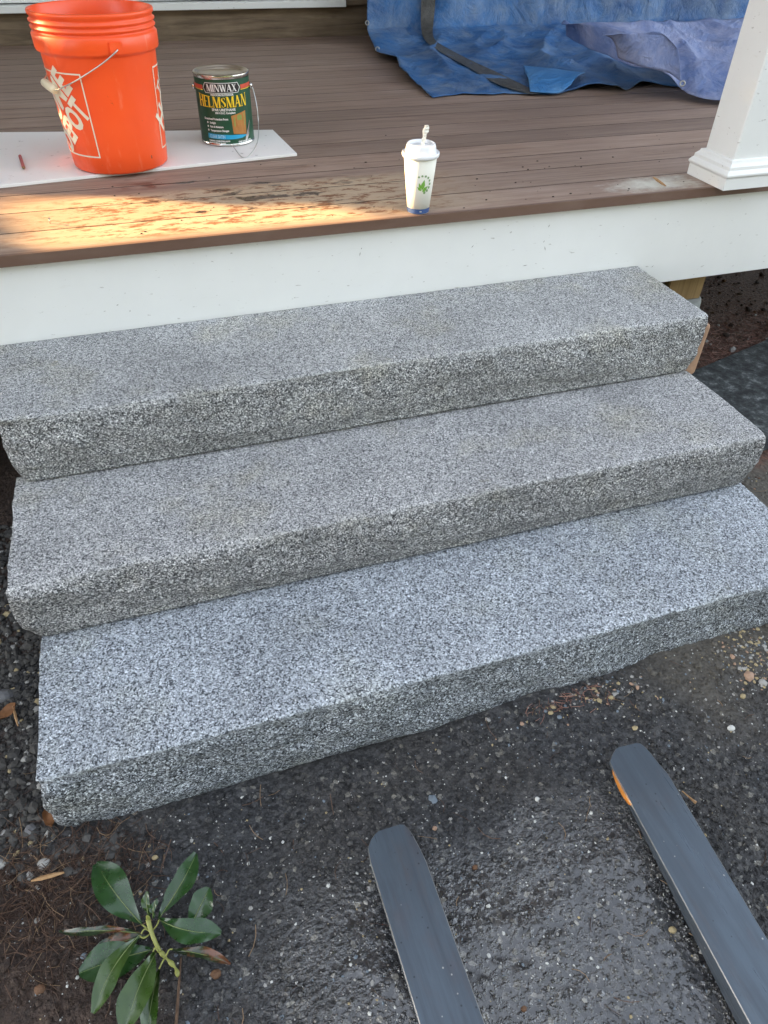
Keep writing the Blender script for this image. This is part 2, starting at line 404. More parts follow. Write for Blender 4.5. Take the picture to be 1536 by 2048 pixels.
# ------------------------------------------------------------------ granite steps
def step(name, yf, yb, zb, zt, mat, seed, xl, xr, rough=1.0, skew=0.0, under=False):
    dx = .005; n = int((xr-xl)/dx)
    xs = [xl+(xr-xl)*i/n for i in range(n+1)]
    prof = []                                  # (kind, y, z)
    k = int((yb-yf)/.006)
    for i in range(k+1): prof.append(('top', yb+(yf-yb)*i/k, zt))
    k = int((zt-zb)/.0045)
    for i in range(1, k+1): prof.append(('front', yf, zt+(zb-zt)*i/k))
    prof.append(('bot', (yf+yb)/2, zb)); prof.append(('bot', yb, zb)); prof.append(('back', yb, (zb+zt)/2))
    V = []; SF = []; m = len(prof); H = zt-zb
    for i, x in enumerate(xs):
        ex = min(x-xl, xr-x)                   # distance to an end
        edge = .0032*fb(x*9, seed, 0, 3) + .0022*N(x*55, seed+3) + .0012*N(x*150, seed+9)
        edge *= rough
        for kind, y, z in prof:
            d = Vector((0, 0, 0)); t = (zt-z)/H
            if kind == 'top':
                e = y-yf
                d.z = .0007*N(x*40, y*40, seed)+.0004*N(x*120, y*120, seed)
                if e < .03: d.y += edge*(1-e/.03); 
                if e < .012: d.z -= (.0035+.003*max(0, N(x*30, seed, 4)))*(1-e/.012)**2
            elif kind == 'front':
                bulge = .006*math.sin(min(1, t*1.15)*math.pi)
                rr = .011*fb(x*4.2, z*8, seed+5, 2)+.0045*fb(x*22, z*26, seed+8, 3)+.0022*N(x*90, z*90, seed)
                ft = min(1, t*7)
                # a few conchoidal chips
                chip = max(0, N(x*2.3, seed*1.3, 1.0)-.12)*max(0, 1-abs(t-.45-.3*N(x*1.7, seed))/.5)*.035
                k_ = max(0.0, min(1.0, (t-.72)/.22))
                d.y = edge*(1-t) - (bulge+rr)*ft*rough*(1-.8*k_) + chip*(1-k_) + (.006*k_ if not under else .030*k_*k_)
                if t < .06: d.z = -.003
            taper = 1 if kind == 'front' else .5
            xx = x
            s = -1 if x < (xl+xr)/2 else 1
            if kind in ('front', 'bot', 'back') and ex < .16:
                b = .009*math.sin(min(1, t)*math.pi)-.010*max(0, t-.6)
                b += .006*fb(y*9, z*16, seed+20*s, 3)
                xx += s*b*(1-ex/.16)*(.45 if s > 0 else 1)
            if kind == 'top' and ex < .05:
                xx += s*(.004*fb(y*8, seed+4*s, 0, 3)+.0015*N(y*60, seed))*(1-ex/.05)
            if kind == 'front' and ex < .03: d.y += (.010 if s < 0 else .004)*(1-ex/.03)**2*(.3+.9*t)
            if kind == 'top' and y-yf < .03 and ex < .03: d.y += .003*(1-ex/.03)**2*(1-(y-yf)/.03)
            if ex < .3 and s < 0: xx -= skew*(y-yf)/(yb-yf)*(1-ex/.3)
            V.append((xx+d.x, y+d.y, z+d.z))
            SF.append(0.0 if kind == 'top' else (min(1.0, t*9) if kind == 'front' else 1.0))  # painted shade mask: none on the tread, full on the sides
    F = []
    for i in range(n):
        for j in range(m):
            j2 = (j+1) % m
            F.append((i*m+j, i*m+j2, (i+1)*m+j2, (i+1)*m+j))
    # end caps: fan from a centre line
    for i, flip in ((0, True), (n, False)):
        c = len(V); SF.append(1.0); V.append((xs[i]+(-.012 if i == 0 else .012), (yf+yb)/2, (zt+zb)/2))
        for j in range(m):
            j2 = (j+1) % m
            f = (i*m+j, i*m+j2, c); F.append(f if flip is False else f[::-1])
    o = mesh(name, V, F, mat)
    at_ = o.data.attributes.new('side_shade', 'FLOAT', 'POINT'); at_.data.foreach_set('value', SF)
    bm = bmesh.new(); bm.from_mesh(o.data); bmesh.ops.recalc_face_normals(bm, faces=bm.faces); bm.to_mesh(o.data); bm.free()
    for p in o.data.polygons: p.use_smooth = True
    return o
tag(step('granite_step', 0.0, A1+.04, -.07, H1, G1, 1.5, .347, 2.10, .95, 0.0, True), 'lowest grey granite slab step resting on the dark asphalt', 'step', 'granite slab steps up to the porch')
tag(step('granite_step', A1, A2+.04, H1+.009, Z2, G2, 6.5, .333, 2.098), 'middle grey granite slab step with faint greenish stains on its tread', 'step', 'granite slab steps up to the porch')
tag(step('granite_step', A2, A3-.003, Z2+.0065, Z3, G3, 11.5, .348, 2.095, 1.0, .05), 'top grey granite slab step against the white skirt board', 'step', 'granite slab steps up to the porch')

# ------------------------------------------------------------------ porch deck
X0, X1 = -2.0, 5.2
TAPE_ = flat('grey scuff', (.16, .14, .12), .7)
porch = tag(empty('porch_deck', (1.6, A3, 0)), 'brown board porch deck with white skirt board above the granite steps', 'porch')
nb = 20; pitch = .14; y0 = A3-.022
bm = box(-(X1-X0)/2, (X1-X0)/2, .0005, pitch-.0026, -.025, 0, .0004, 1)
bme = bpy.data.meshes.new('deck_board'); bm.to_mesh(bme); bm.free(); bme.materials.append(DECK)
nose_me = bme.copy(); nose_me.name = 'nosing_board'
bme.materials.append(flat('gap shade on board edge', (.05, .034, .026), .9, var=.4, sc=30))  # seam shade painted as a dark colour on the board sides
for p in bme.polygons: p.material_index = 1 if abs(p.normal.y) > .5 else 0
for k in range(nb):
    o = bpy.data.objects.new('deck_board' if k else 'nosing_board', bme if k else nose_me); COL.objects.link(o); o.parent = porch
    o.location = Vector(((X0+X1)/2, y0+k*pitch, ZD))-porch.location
bmo('skirt_board', box(X0, X1, A3, A3+.019, .452, ZD-.0265, .0012, 1), WHITE, porch)
bmo('rim_joist', box(X0, X1, A3+.021, A3+.06, .49, ZD-.027, 0), PINE, porch)
for k, (px, py, L_, a_) in enumerate(((1098, 452, .010, 1.1), (1088, 483, .007, 1.3), (1090, 497, .014, -1.2), (720, 508, .012, 1.4), (723, 497, .005, 1.0), (945, 493, .010, .8), (1050, 531, .016, .05), (1336, 448, .007, .9), (1305, 533, .009, .7), (235, 610, .006, .3), (260, 622, .005, 1.2), (1480, 470, .006, .4))):
    c0 = at(px, py, y=A3-.0006); ca, sa = math.cos(a_)*L_/2, math.sin(a_)*L_/2; w0 = .0009
    mesh('scuff_mark', [(c0.x-ca, c0.y, c0.z-sa), (c0.x+sa/L_*w0*2, c0.y, c0.z-ca/L_*w0*2), (c0.x+ca, c0.y, c0.z+sa), (c0.x-sa/L_*w0*2, c0.y, c0.z+ca/L_*w0*2)], [(0, 1, 2, 3)], TAPE_, porch)
# support posts and footings under the deck
for x in (2.295, -.9, 4.6):
    p = bmo('support_post', box(x, x+.14, A3+.068, A3+.208, .341, ZD-.03, .004, 1), PINE, porch)
    V, F = lathe([(0, .34), (.100, .339), (.108, .33), (.115, .05), (.12, -.05)], 24, (x+.07, A3+.14, 0))
    mesh('concrete_footing', V, F, CONC, porch, True)
# porch posts
def porch_post(x0, yfr, w, label):
    e = tag(empty('porch_post', (x0+w/2, yfr+w/2, ZD)), label, 'post')
    t = .022
    bmo('shaft', box(x0+t, x0+w-t, yfr+t, yfr+w-t, ZD+.001, 3.3, .003, 1), WHITE, e)
    prof = [(0, 0), (0, .030), (-.004, .036), (-.004, .040), (.0, .046), (.004, .050), (.0045, .058), (.012, .066), (.014, .072), (t, .074)]
    V, F = [], []
    for (o_, z) in prof:
        for sx, sy in ((0, 0), (1, 0), (1, 1), (0, 1)):
            V.append((x0+o_+sx*(w-2*o_), yfr+o_+sy*(w-2*o_), ZD+.0008+z))
    for i in range(len(prof)-1):
        for k in range(4):
            k2 = (k+1) % 4; F.append((i*4+k, i*4+k2, (i+1)*4+k2, (i+1)*4+k))
    mesh('base_moulding', V, F, WHITE, e)
    return e
PX = 2.275
porch_post(PX, .917, .165, 'square white porch post with moulded base at the deck edge')
porch_post(-1.15, .917, .165, 'square white porch post at the far left corner of the deck')
# house wall behind
wall = tag(empty('house_wall', (1.6, WY, ZD)), 'weathered brown timber wall base behind the porch deck', 'wall')
V = []; F = []
hx = [i*.03 for i in range(int(-70), 175)]
zs = [ZD-.018+.006*j for j in range(27)]
for z in zs:
    for x in hx: V.append((x, WY-.003*fb(x*3, z*60, 3, 3)-.002*fb(x*9, z*140, 1, 2), z))
nx2 = len(hx)
F = [(j*nx2+i, j*nx2+i+1, (j+1)*nx2+i+1, (j+1)*nx2+i) for j in range(len(zs)-1) for i in range(nx2-1)]
mesh('base_timber', V, F, BARN, wall, True)
bmo('sill_board', box(.2, 1.955, WY-.05, WY+.05, ZD+.135, ZD+.165, .003), WHITE, wall)
bmo('door_panel', box(.2, 1.955, WY+.0, WY+.04, ZD+.17, ZD+2.1, .003), WHITE, wall)
bmo('door_jamb', box(1.96, 2.08, WY-.03, WY+.05, ZD+.14, ZD+2.2, .003), BARN, wall)
bmo('clapboard_wall', box(-2.0, .195, WY+.005, WY+.10, ZD+.139, 3.4, .002, 1), WHITE, wall)
bmo('clapboard_wall', box(2.085, 5.3, WY+.005, WY+.10, ZD+.139, 3.4, .002, 1), WHITE, wall)
bmo('foundation', box(-2.0, 5.3, WY+.015, WY+.3, -.2, ZD-.03, 0), CONC, wall)
bmo('house_body', box(-2.0, 5.3, WY+.11, WY+4, -.1, 3.4, 0), WHITE, wall)
# roof over the porch (above the frame; it shades the deck)
roof = tag(empty('porch_roof', (1.6, 2.2, 3.3)), 'white boarded porch roof above the deck', 'roof')
bmo('ceiling', box(-2.0, 5.3, 1.02, WY+.1, 3.36, 3.42, 0), WHITE, roof)
bmo('beam', box(-2.0, 5.3, .92, 1.07, 3.301, 3.355, .002, 1), WHITE, roof)
bmo('eave', box(-2.1, 5.4, .80, WY+.2, 3.425, 3.5, .002, 1), flat('shingle', (.06, .06, .065), .9), roof)

# ------------------------------------------------------------------ unseen trees added at left, gaps cut to shape the sun patches
LEAF = flat('light blocker tree leaves', (.055, .09, .03), .6, var=.5, sc=3)
def inpoly(x, y, P):
    c = False
    for i in range(len(P)):
        (x1, y1), (x2, y2) = P[i-1], P[i]
        if (y1 > y) != (y2 > y) and x < (x2-x1)*(y-y1)/(y2-y1)+x1: c = not c
    return c
PATCH = [(.30, 1.37), (.36, 1.385), (.68, 1.29), (.95, 1.145), (1.20, 1.04), (1.30, .99), (1.36, .86), (.80, .80), (.52, .80), (.49, .96), (.43, 1.17), (.385, 1.27)]
def openness(p):
    """how open the crown is where its shadow would land (0 = closed)"""
    t = (p.z-ZD)/SUN.z; q = p-SUN*t
    if inpoly(q.x, q.y, PATCH): return 1.0
    t = (p.x-1.37)/SUN.x; q = p-SUN*t                 # the cup
    if .925 < q.y < 1.005 and ZD-.02 < q.z < ZD+.23: return 1.0
    t = (p.x-.60)/SUN.x; q = p-SUN*t                  # bucket
    if 1.45 < q.y < 1.78 and ZD+.02 < q.z < ZD+.40: return .40
    t = (p.x-(PX+.02))/SUN.x; q = p-SUN*t             # post
    if .90 < q.y < 1.10 and ZD+.1 < q.z < 3.3: return .10
    t = (p.z-.05)/SUN.z; q = p-SUN*t                  # fork
    if 1.36 < q.x < 1.50 and -.315 < q.y < -.255: return 1.0
    return 0.0
def tree(cx, cy, rx, ry, h, nleaf, label, big=1.0):
    e = tag(empty('light_blocker_tree', (cx, cy, 0)), label, 'tree', 'unseen trees added to block light')
    V, F = tube([(cx, cy, -.1), (cx+.04, cy, h*.3), (cx, cy+.06, h*.65), (cx+.02, cy, h*.9)], [.13, .10, .06, .02], 10)
    mesh('trunk', V, F, TWIG, e, True)
    rnd = random.Random(int(cx*100+cy*10)); V, F = [], []
    for _ in range(nleaf):
        while True:
            a, b, c = rnd.uniform(-1, 1), rnd.uniform(-1, 1), rnd.uniform(0, 1)
            if a*a+b*b < 1 - .35*max(0, c-.75)*4: break
        p = Vector((cx+a*rx, cy+b*ry, .05+c*h))
        op = openness(p)
        if op and rnd.random() < op: continue
        s = rnd.uniform(.045, .085)*big
        u = Vector((rnd.uniform(-1, 1), rnd.uniform(-1, 1), rnd.uniform(-1, 1))).normalized()
        w_ = u.cross(Vector((rnd.uniform(-1, 1), rnd.uniform(-1, 1), rnd.uniform(-1, 1)))).normalized()
        if op == 0:
            # keep closed leaves from straying into the beams
            if openness(p+u*s) == 1.0 or openness(p-u*s) == 1.0: s *= .3
        i = len(V); V += [p-u*s, p+w_*s*.5, p+u*s, p-w_*s*.5]; F.append((i, i+1, i+2, i+3))
    mesh('light_blocker_crown', V, F, LEAF, e)
tree(-3.3, 1.2, .8, 1.0, 4.6, 17000, 'added unseen leafy tree nearest the yard, left of the porch')
tree(-3.4, 2.8, .8, 1.0, 4.8, 17000, 'added unseen leafy tree between its two neighbours, left of the porch')
tree(-3.5, 4.4, .8, 1.05, 4.8, 17000, 'added unseen leafy tree beside the corner of the house')

for k, (x, y, hh, lab) in enumerate(((-4.5, -7.5, 6.0, 'added unseen round tree across the drive at the left'), (-1.0, -9.0, 7.0, 'added unseen tall tree across the drive facing the steps'),
                                  (3.0, -9.0, 6.6, 'added unseen wide tree across the drive facing the porch post'), (7.0, -7.5, 6.4, 'added unseen leafy tree across the drive at the right'))):
    tree(x, y, 2.4, 1.2, hh, 7000, lab, 2.6)  # unseen trees added behind the camera to dim low front skylight
# ------------------------------------------------------------------ tarp
tarp = tag(empty('tarp', (2.6, 3.0, ZD)), 'crumpled blue tarp with a black tape strip hanging onto the deck', 'tarp')
HEM = [(1.885, 2.165), (1.96, 2.185), (2.044, 2.194), (2.12, 2.165), (2.20, 2.165), (2.333, 2.125), (2.40, 2.11), (2.47, 2.15), (2.56, 2.16), (2.641, 2.11), (2.72, 2.115), (2.80, 2.16), (2.90, 2.17), (3.05, 2.07), (3.3, 2.0), (4.6, 1.95)]
HC = crom([(a, b, 0) for a, b in HEM], 12)
LEN = [0]
for a, b in zip(HC, HC[1:]): LEN.append(LEN[-1]+(b-a).length)
def hem(s):
    L = s*LEN[-1]
    for i in range(len(HC)-1):
        if L <= LEN[i+1]:
            return HC[i].lerp(HC[i+1], (L-LEN[i])/max(1e-9, LEN[i+1]-LEN[i]))
    return HC[-1]
def tarp_pt(s, t):
    h = hem(s); xb = 2.0+s*2.75
    B = Vector((xb, 3.40+.04*N(s*9, 1), 0))
    if t < .55:
        q = t/.55; p = h.lerp(B, q)
        p.x += .05*math.sin(q*math.pi)*N(s*6, q*3)-(.035*math.sin(q*math.pi) if s < .02 else 0)
        e = min(1, q*5)
        z = .006+.010*max(0, N(p.x*14, 3))*(1-e)
        r1 = 1-abs(N(p.x*3.2-p.y*2.0, p.y*1.3+p.x*.9, 4))*2.4
        en = (1-q)**.6
        z += e*(.010+.050*max(0, r1)**2*min(1, q*2)*en+.014*max(0, fb(p.x*8, p.y*8, 2, 3))*(.3+.7*en)+.006*(1-abs(N(p.x*11+p.y*9, p.y*4-p.x*3, 8))*2)*en)
        if 2.44 < p.x < 2.95: z += (.030*math.sin((p.x-2.44)/.51*math.pi)*(1-q)+.0)*(.5+.5*math.sin(p.x*22+1))
        z += .05*max(0, q-.75)**2/.0625
        return Vector((p.x, p.y, ZD+z))
    q = (t-.55)/.45
    x = xb+.02*N(q*4, s*5)
    y = 3.40+.04*N(s*9, 1)-.02*0+.13*min(1, q*2.5)+.045*fb(x*3.5+q*1.2, q*1.6, 7, 3)*min(1, q*5)+(.02*N(x*13, q*5, 2)+.035*max(0, 1-abs(N(x*3+q*2, q*2.2-x, 5))*3)**2)*min(1, q*5)
    return Vector((x, min(y, WY-.035), ZD+.062+q*1.35+.0))
NS, NT = 300, 150
TV = [[tarp_pt(i/NS, j/NT) for i in range(NS+1)] for j in range(NT+1)]
V = [p for row in TV for p in row]; n1 = NS+1
F = [(j*n1+i, j*n1+i+1, (j+1)*n1+i+1, (j+1)*n1+i) for j in range(NT) for i in range(NS)]
o = mesh('cloth', V, F, TARP, tarp, True)
md = o.modifiers.new('thickness', 'SOLIDIFY'); md.thickness = .0015
PR = [[proj(p) for p in row] for row in TV]
def find(px, py):
    b = None
    for j in range(NT+1):
        for i in range(0, NS+1):
            q = PR[j][i]; d = (q[0]-px)**2+(q[1]-py)**2
            if b is None or d < b[0]: b = (d, i, j)
    return TV[b[2]][b[1]]
def strip(name, left, right, n, mat, lift=.022, across=3):
    L = crom([(a, b, 0) for a, b in left], n); Q = crom([(a, b, 0) for a, b in right], n)
    V, F = [], []
    toc = None
    for a, b in zip(L, Q):
        for k in range(across+1):
            c = a.lerp(b, k/across); p = find(c.x, c.y)
            V.append(p+(CP-p).normalized()*lift)
    m_ = across+1
    for i in range(len(L)-1):
        for k in range(across): F.append((i*m_+k, i*m_+k+1, (i+1)*m_+k+1, (i+1)*m_+k))
    # smooth the lookup
    for _ in range(10):
        V2 = [Vector(v) for v in V]
        for i in range(1, len(L)-1):
            for k in range(m_): V2[i*m_+k] = V[(i-1)*m_+k]*.25+V[i*m_+k]*.5+V[(i+1)*m_+k]*.25
        V = V2
    return mesh(name, V, F, mat, tarp, True)
strip('tape_strip', [(843, -60), (843, -8), (842, 30), (843, 74), (868, 96), (908, 120), (943, 138), (983, 163), (1023, 178), (1058, 187)],
      [(874, -60), (872, -8), (869, 30), (864, 74), (884, 90), (920, 110), (958, 128), (1002, 148), (1042, 168), (1082, 186)], 6, TAPE)
# turned-up corner and faded flap folded over
def patch(name, far, near, zf, zn, mat, nu=60, nv=24, amp=.012, seed=1, zbow=.0):
    A = crom([at(a, b, z=ZD+z) for (a, b), z in zip(far, zf)], 12); B = crom([at(a, b, z=ZD+z) for (a, b), z in zip(near, zn)], 12)
    def samp(P, t):
        f = t*(len(P)-1); i = min(int(f), len(P)-2); return P[i].lerp(P[i+1], f-i)
    V = []
    for j in range(nv+1):
        for i in range(nu+1):
            p = samp(A, i/nu).lerp(samp(B, i/nu), j/nv); e = math.sin(math.pi*j/nv)
            r1 = 1-abs(N(p.x*4+p.y*3, p.y*3-p.x*2, seed))*2.2
            p.z += amp*(fb(p.x*7, p.y*7, seed, 3)*.7+1.5*max(0, r1)**2)*(.25+.75*e)+zbow*e
            p.z = max(p.z, ZD+.004)
            V.append(p)
    m_ = nu+1
    F = [(j*m_+i, j*m_+i+1, (j+1)*m_+i+1, (j+1)*m_+i) for j in range(nv) for i in range(nu)]
    o = mesh(name, V, F, mat, tarp, True)
    md = o.modifiers.new('thickness', 'SOLIDIFY'); md.thickness = .002
    return o
patch('turned_up_corner', [(1046, 132), (1085, 136), (1130, 142), (1170, 146)], [(1060, 184), (1092, 187), (1120, 186), (1142, 170)], [.045, .05, .05, .055], [.012, .012, .012, .03], TARPL, 30, 16, .006, 3, .01)
patch('folded_flap', [(1122, 50), (1180, 46), (1280, 46), (1400, 42), (1560, 36)], [(1132, 74), (1185, 100), (1262, 134), (1330, 150), (1362, 182), (1400, 200), (1480, 208), (1560, 212)],
      [.20, .22, .22, .20, .20], [.15, .13, .10, .085, .03, .015, .012, .012], TARPP, 110, 40, .022, 5, .02)
patch('flap_fold', [(1205, 72), (1260, 68), (1315, 66), (1345, 88)], [(1235, 118), (1290, 138), (1335, 148), (1362, 166)], [.235, .235, .235, .20], [.15, .12, .10, .07], TARPP, 40, 20, .012, 15, .015)
GROM = flat('dull grommet', (.38, .38, .37), .45, .8)
for px, py, z in ((752, 97, .03), (717, 42, .16), (1365, 167, .07)):
    p = at(px, py, z=ZD+z) if z < .1 else at(px, py, y=3.3)
    if px < 800: p = find(px+3, py); p = p+(CP-p).normalized()*.006
    else: p = p+(CP-p).normalized()*.02
    q = (CP-p).normalized().to_track_quat('Z', 'Y')
    V, F = [], []
    for i in range(20):
        for k in range(8):
            a = 2*math.pi*i/20; b = 2*math.pi*k/8; rr = .0085+.0028*math.cos(b)
            V.append(p+q@Vector((rr*math.cos(a), rr*math.sin(a), .002*math.sin(b))))
            F.append((i*8+k, ((i+1) % 20)*8+k, ((i+1) % 20)*8+(k+1) % 8, i*8+(k+1) % 8))
    mesh('grommet', V, F, GROM, tarp, True)

# ------------------------------------------------------------------ white board under bucket and can
c_ = [at(594, 307, z=ZD+.008), at(546, 260, z=ZD+.008), at(0, 265, z=ZD+.008), at(0, 371, z=ZD+.008)]
d1 = (c_[2]-c_[1]).normalized(); d2 = (c_[3]-c_[0]).normalized()
P = [c_[0], c_[1], c_[1]+d1*1.25, c_[0]+d2*1.25]
e = tag(empty('trim_board', (c_[0].x, c_[0].y, ZD)), 'flat white trim board lying on the deck under the orange bucket and the can', 'board')
bm = bmesh.new(); vs = [bm.verts.new((p.x, p.y, ZD+.0006)) for p in P]; f = bm.faces.new(vs)
r_ = bmesh.ops.extrude_face_region(bm, geom=[f]); bmesh.ops.translate(bm, verts=[g for g in r_['geom'] if isinstance(g, bmesh.types.BMVert)], vec=(0, 0, .0085))
bmesh.ops.recalc_face_normals(bm, faces=bm.faces); bmesh.ops.bevel(bm, geom=bm.edges[:], offset=.001, segments=1, affect='EDGES')
bmo('board', bm, white_paint('white board', (.86, .83, .80)), e)
ZB = ZD+.0095
# red pencil stub
p1, p2 = at(40, 312, z=ZB+.005), at(48, 338, z=ZB+.005); dd = (p2-p1).normalized()
e = tag(empty('pencil', tuple(p1)), 'short dull red pencil stub lying on the white board', 'pencil')
V, F = tube([p1, p2-dd*.014], .0045, 6); mesh('barrel', V, F, flat('red paint', (.42, .08, .08), .5), e)
V, F = tube([p2-dd*.0138, p2-dd*.003], [.0044, .0016], 6); mesh('sharpened_tip', V, F, CHIP, e)
V, F = tube([p2-dd*.0029, p2], [.0015, .0004], 6); mesh('lead', V, F, TAPE, e)

# ------------------------------------------------------------------ text and print helpers
def text2d(body, size, bold=0.0, sx=1.0, align='CENTER'):
    cu = bpy.data.curves.new('t', 'FONT'); cu.body = body; cu.size = size; cu.offset = bold; cu.align_x = align; cu.resolution_u = 3
    o = bpy.data.objects.new('t', cu); COL.objects.link(o); bpy.context.view_layer.update()
    dg = bpy.context.evaluated_depsgraph_get(); me = o.evaluated_get(dg).to_mesh()
    V = [(v.co.x*sx, v.co.y) for v in me.vertices]; F = [tuple(p.vertices) for p in me.polygons]
    bpy.data.objects.remove(o); bpy.data.curves.remove(cu)
    return V, F
def decal(name, V2, F2, mapf, mat, parent, maxlen=.012, layered=False):
    bm = bmesh.new(); vs = [bm.verts.new((a, b, 0)) for a, b in V2]
    for k, f in enumerate(F2):
        try:
            fc = bm.faces.new([vs[i] for i in f])
        except ValueError: pass
    bmesh.ops.triangulate(bm, faces=bm.faces[:])
    for _ in range(5):
        L = [e for e in bm.edges if e.calc_length() > maxlen]
        if not L: break
        bmesh.ops.subdivide_edges(bm, edges=L, cuts=1); bmesh.ops.triangulate(bm, faces=bm.faces[:])
    for v in bm.verts: v.co = mapf(v.co.x, v.co.y)
    return bmo(name, bm, mat, parent, True)
def rot2(V, a, ox=0, oy=0):
    return [(x*math.cos(a)-y*math.sin(a)+ox, x*math.sin(a)+y*math.cos(a)+oy) for x, y in V]
def quads(L):
    V, F = [], []
    for q in L:
        i = len(V); V += list(q); F.append(tuple(range(i, i+len(q))))
    return V, F

# ------------------------------------------------------------------ orange bucket
BX, BY = .692, 1.570
bk = tag(empty('bucket', (BX, BY, ZB)), 'large orange plastic bucket with wire handle on the white board', 'bucket')
def br(z): return .1295+(.1455-.1295)*min(1, z/.285)
prof = [(0, .004), (.118, .004), (.124, .001), (.1290, .006), (br(.05), .05), (br(.15), .15), (br(.275), .275),
        (.1465, .281), (.1535, .283), (.1555, .288), (.1565, .318), (.1540, .322), (.1500, .324), (.1495, .3285), (.1545, .331), (.1552, .3345), (.1505, .337), (.1500, .342),
        (.1550, .3445), (.1556, .348), (.1508, .351), (.1505, .357), (.1545, .360), (.1555, .366), (.1535, .3695), (.1500, .370), (.1480, .367), (.1440, .33), (.1425, .27), (.127, .012), (0, .010)]
V, F = lathe(prof, 96, (BX, BY, ZB)); mesh('body', V, F, ORANGE, bk, True)
PC = math.atan2(CY-BY, CX-BX)
def bmap(az0, lift=.0008):
    def f(u, v):
        r_ = br(v)+lift; a = PC+az0+u/.138
        return Vector((BX+r_*math.cos(a), BY+r_*math.sin(a), ZB+v))
    return f
for az in (R(-64), R(101)):
    hw = .098; v0, v1 = .045, .245; b = .0036
    V2, F2 = quads([[(-hw, v0), (hw, v0), (hw, v0+b), (-hw, v0+b)], [(-hw, v1-b), (hw, v1-b), (hw, v1), (-hw, v1)],
                    [(-hw, v0+b), (-hw+b, v0+b), (-hw+b, v1-b), (-hw, v1-b)], [(hw-b, v0+b), (hw, v0+b), (hw, v1-b), (hw-b, v1-b)]])
    decal('logo_border', V2, F2, bmap(az), PRINTW, bk)
    an = R(44); cx_, cy_ = 0, (v0+v1)/2
    n_ = Vector((-math.sin(an), math.cos(an)))
    for body, size, off, sx in (('THE', .034, .071, .95), ('HOME', .088, .003, .76), ('DEPOT', .080, -.063, .60)):
        V2, F2 = text2d(body, size, .0035 if size > .05 else .0015, sx)
        # stencil cut: clear horizontal slit is left by shrinking strokes; set the line on the diagonal
        V2 = rot2([(x, y) for x, y in V2], an, cx_+n_.x*off, cy_+n_.y*off)
        decal('logo_lettering', V2, F2, bmap(az), PRINTW, bk)
V2, F2 = quads([[(-.0012, -.004), (.0012, -.004), (.0012, .004), (-.0012, .004)]])
decal('scuff', [(x, y+.035) for x, y in V2], F2, bmap(R(38)), TAPE, bk)
EA = PC+R(15); ev = Vector((math.cos(EA), math.sin(EA), 0)); cv = Vector((BX, BY, ZB+.300))
for s in (1, -1):
    c0 = cv+ev*s*.1555; sd = ev.cross(Vector((0, 0, 1)))*s
    V, F = [], []
    bmx = bmesh.new(); bmesh.ops.create_cube(bmx, size=1)
    for v in bmx.verts: v.co = c0+sd*(v.co.x*.034)+Vector((0, 0, v.co.y*.028))+ev*s*(v.co.z*.008)
    bmesh.ops.bevel(bmx, geom=bmx.edges[:], offset=.002, segments=2, affect='EDGES')
    bmo('handle_ear', bmx, ORANGE, bk, False)
lf = Vector((0, 0, 1)).cross(ev); lf = lf if lf.x < 0 else -lf
hd = (lf*.86+Vector((0, 0, -.53))).normalized()
HP = [(.160, -.004), (.1625, .008), (.155, .05), (.118, .115), (.085, .150), (.052, .172)]
c0 = Vector((BX, BY, ZB+.295))
pts = [c0+ev*a+hd*b for a, b in HP]; pts2 = [c0-ev*a+hd*b for a, b in HP[::-1]]
V, F = tube(crom(pts+pts2, 6), .0019, 8); mesh('handle_wire', V, F, WIRE, bk, True)
g0, g1 = pts[-1], pts2[0]
V, F = tube([g0, g0.lerp(g1, .05), g0.lerp(g1, .5), g0.lerp(g1, .95), g1], [.006, .0105, .0115, .0105, .006], 14)
mesh('handle_grip', V, F, flat('cream plastic', (.78, .70, .50), .45), bk, True)

# ------------------------------------------------------------------ paint can
KX, KY = 1.0244, 1.7303; KR = .0805
kn = tag(empty('paint_can', (KX, KY, ZB)), 'dark green and silver gallon can of spar urethane on the white board', 'can')
LABG = flat('green label', (.012, .072, .035), .38, var=.12, sc=30)
V, F = lathe([(0, .004), (.076, .004), (.079, .0), (.0825, .002), (.0825, .006), (KR, .008), (KR, .180), (.0825, .183), (.0832, .187), (.0825, .190)], 72, (KX, KY, ZB))
mesh('body', V, F, METAL, kn, True)
V, F = lathe([(KR+.0006, .0085), (KR+.0006, .1795)], 72, (KX, KY, ZB)); mesh('label', V, F, LABG, kn, True)
V, F = lathe([(.0825, .190), (.080, .1925), (.077, .190), (.0755, .186), (.0745, .186), (.073, .1885), (.0715, .1885), (.070, .184), (.068, .1825), (0, .1825)], 72, (KX, KY, ZB))
mesh('lid', V, F, flat('tan smeared lid', (.60, .52, .42), .28, .85, .2, 25), kn, True)
KC = math.atan2(CY-KY, CX-KX)+R(-3)
def kmap(lift):
    def f(u, v):
        a = KC+u/KR; r_ = KR+.0006+lift
        return Vector((KX+r_*math.cos(a), KY+r_*math.sin(a), ZB+.006+v))
    return f
WH = flat('white ink', (.82, .82, .80), .45, var=.04); YEL = flat('yellow ink', (.90, .62, .03), .4, var=.1); BLK = flat('black ink', (.02, .017, .018), .4)
RED = flat('red ink', (.62, .075, .035), .4); BLU = flat('cyan ink', (.02, .36, .62), .4); LBL = flat('pale blue ink', (.35, .66, .85), .4)
DOOR = old_wood('printed door', (.42, .16, .045), (.62, .30, .09), (200, 200, 30)); DOORG = flat('printed green door inset', (.24, .28, .06), .4)
def kd(name, V2, F2, lift, mat, ml=.008): return decal(name, V2, F2, kmap(lift), mat, kn, ml)
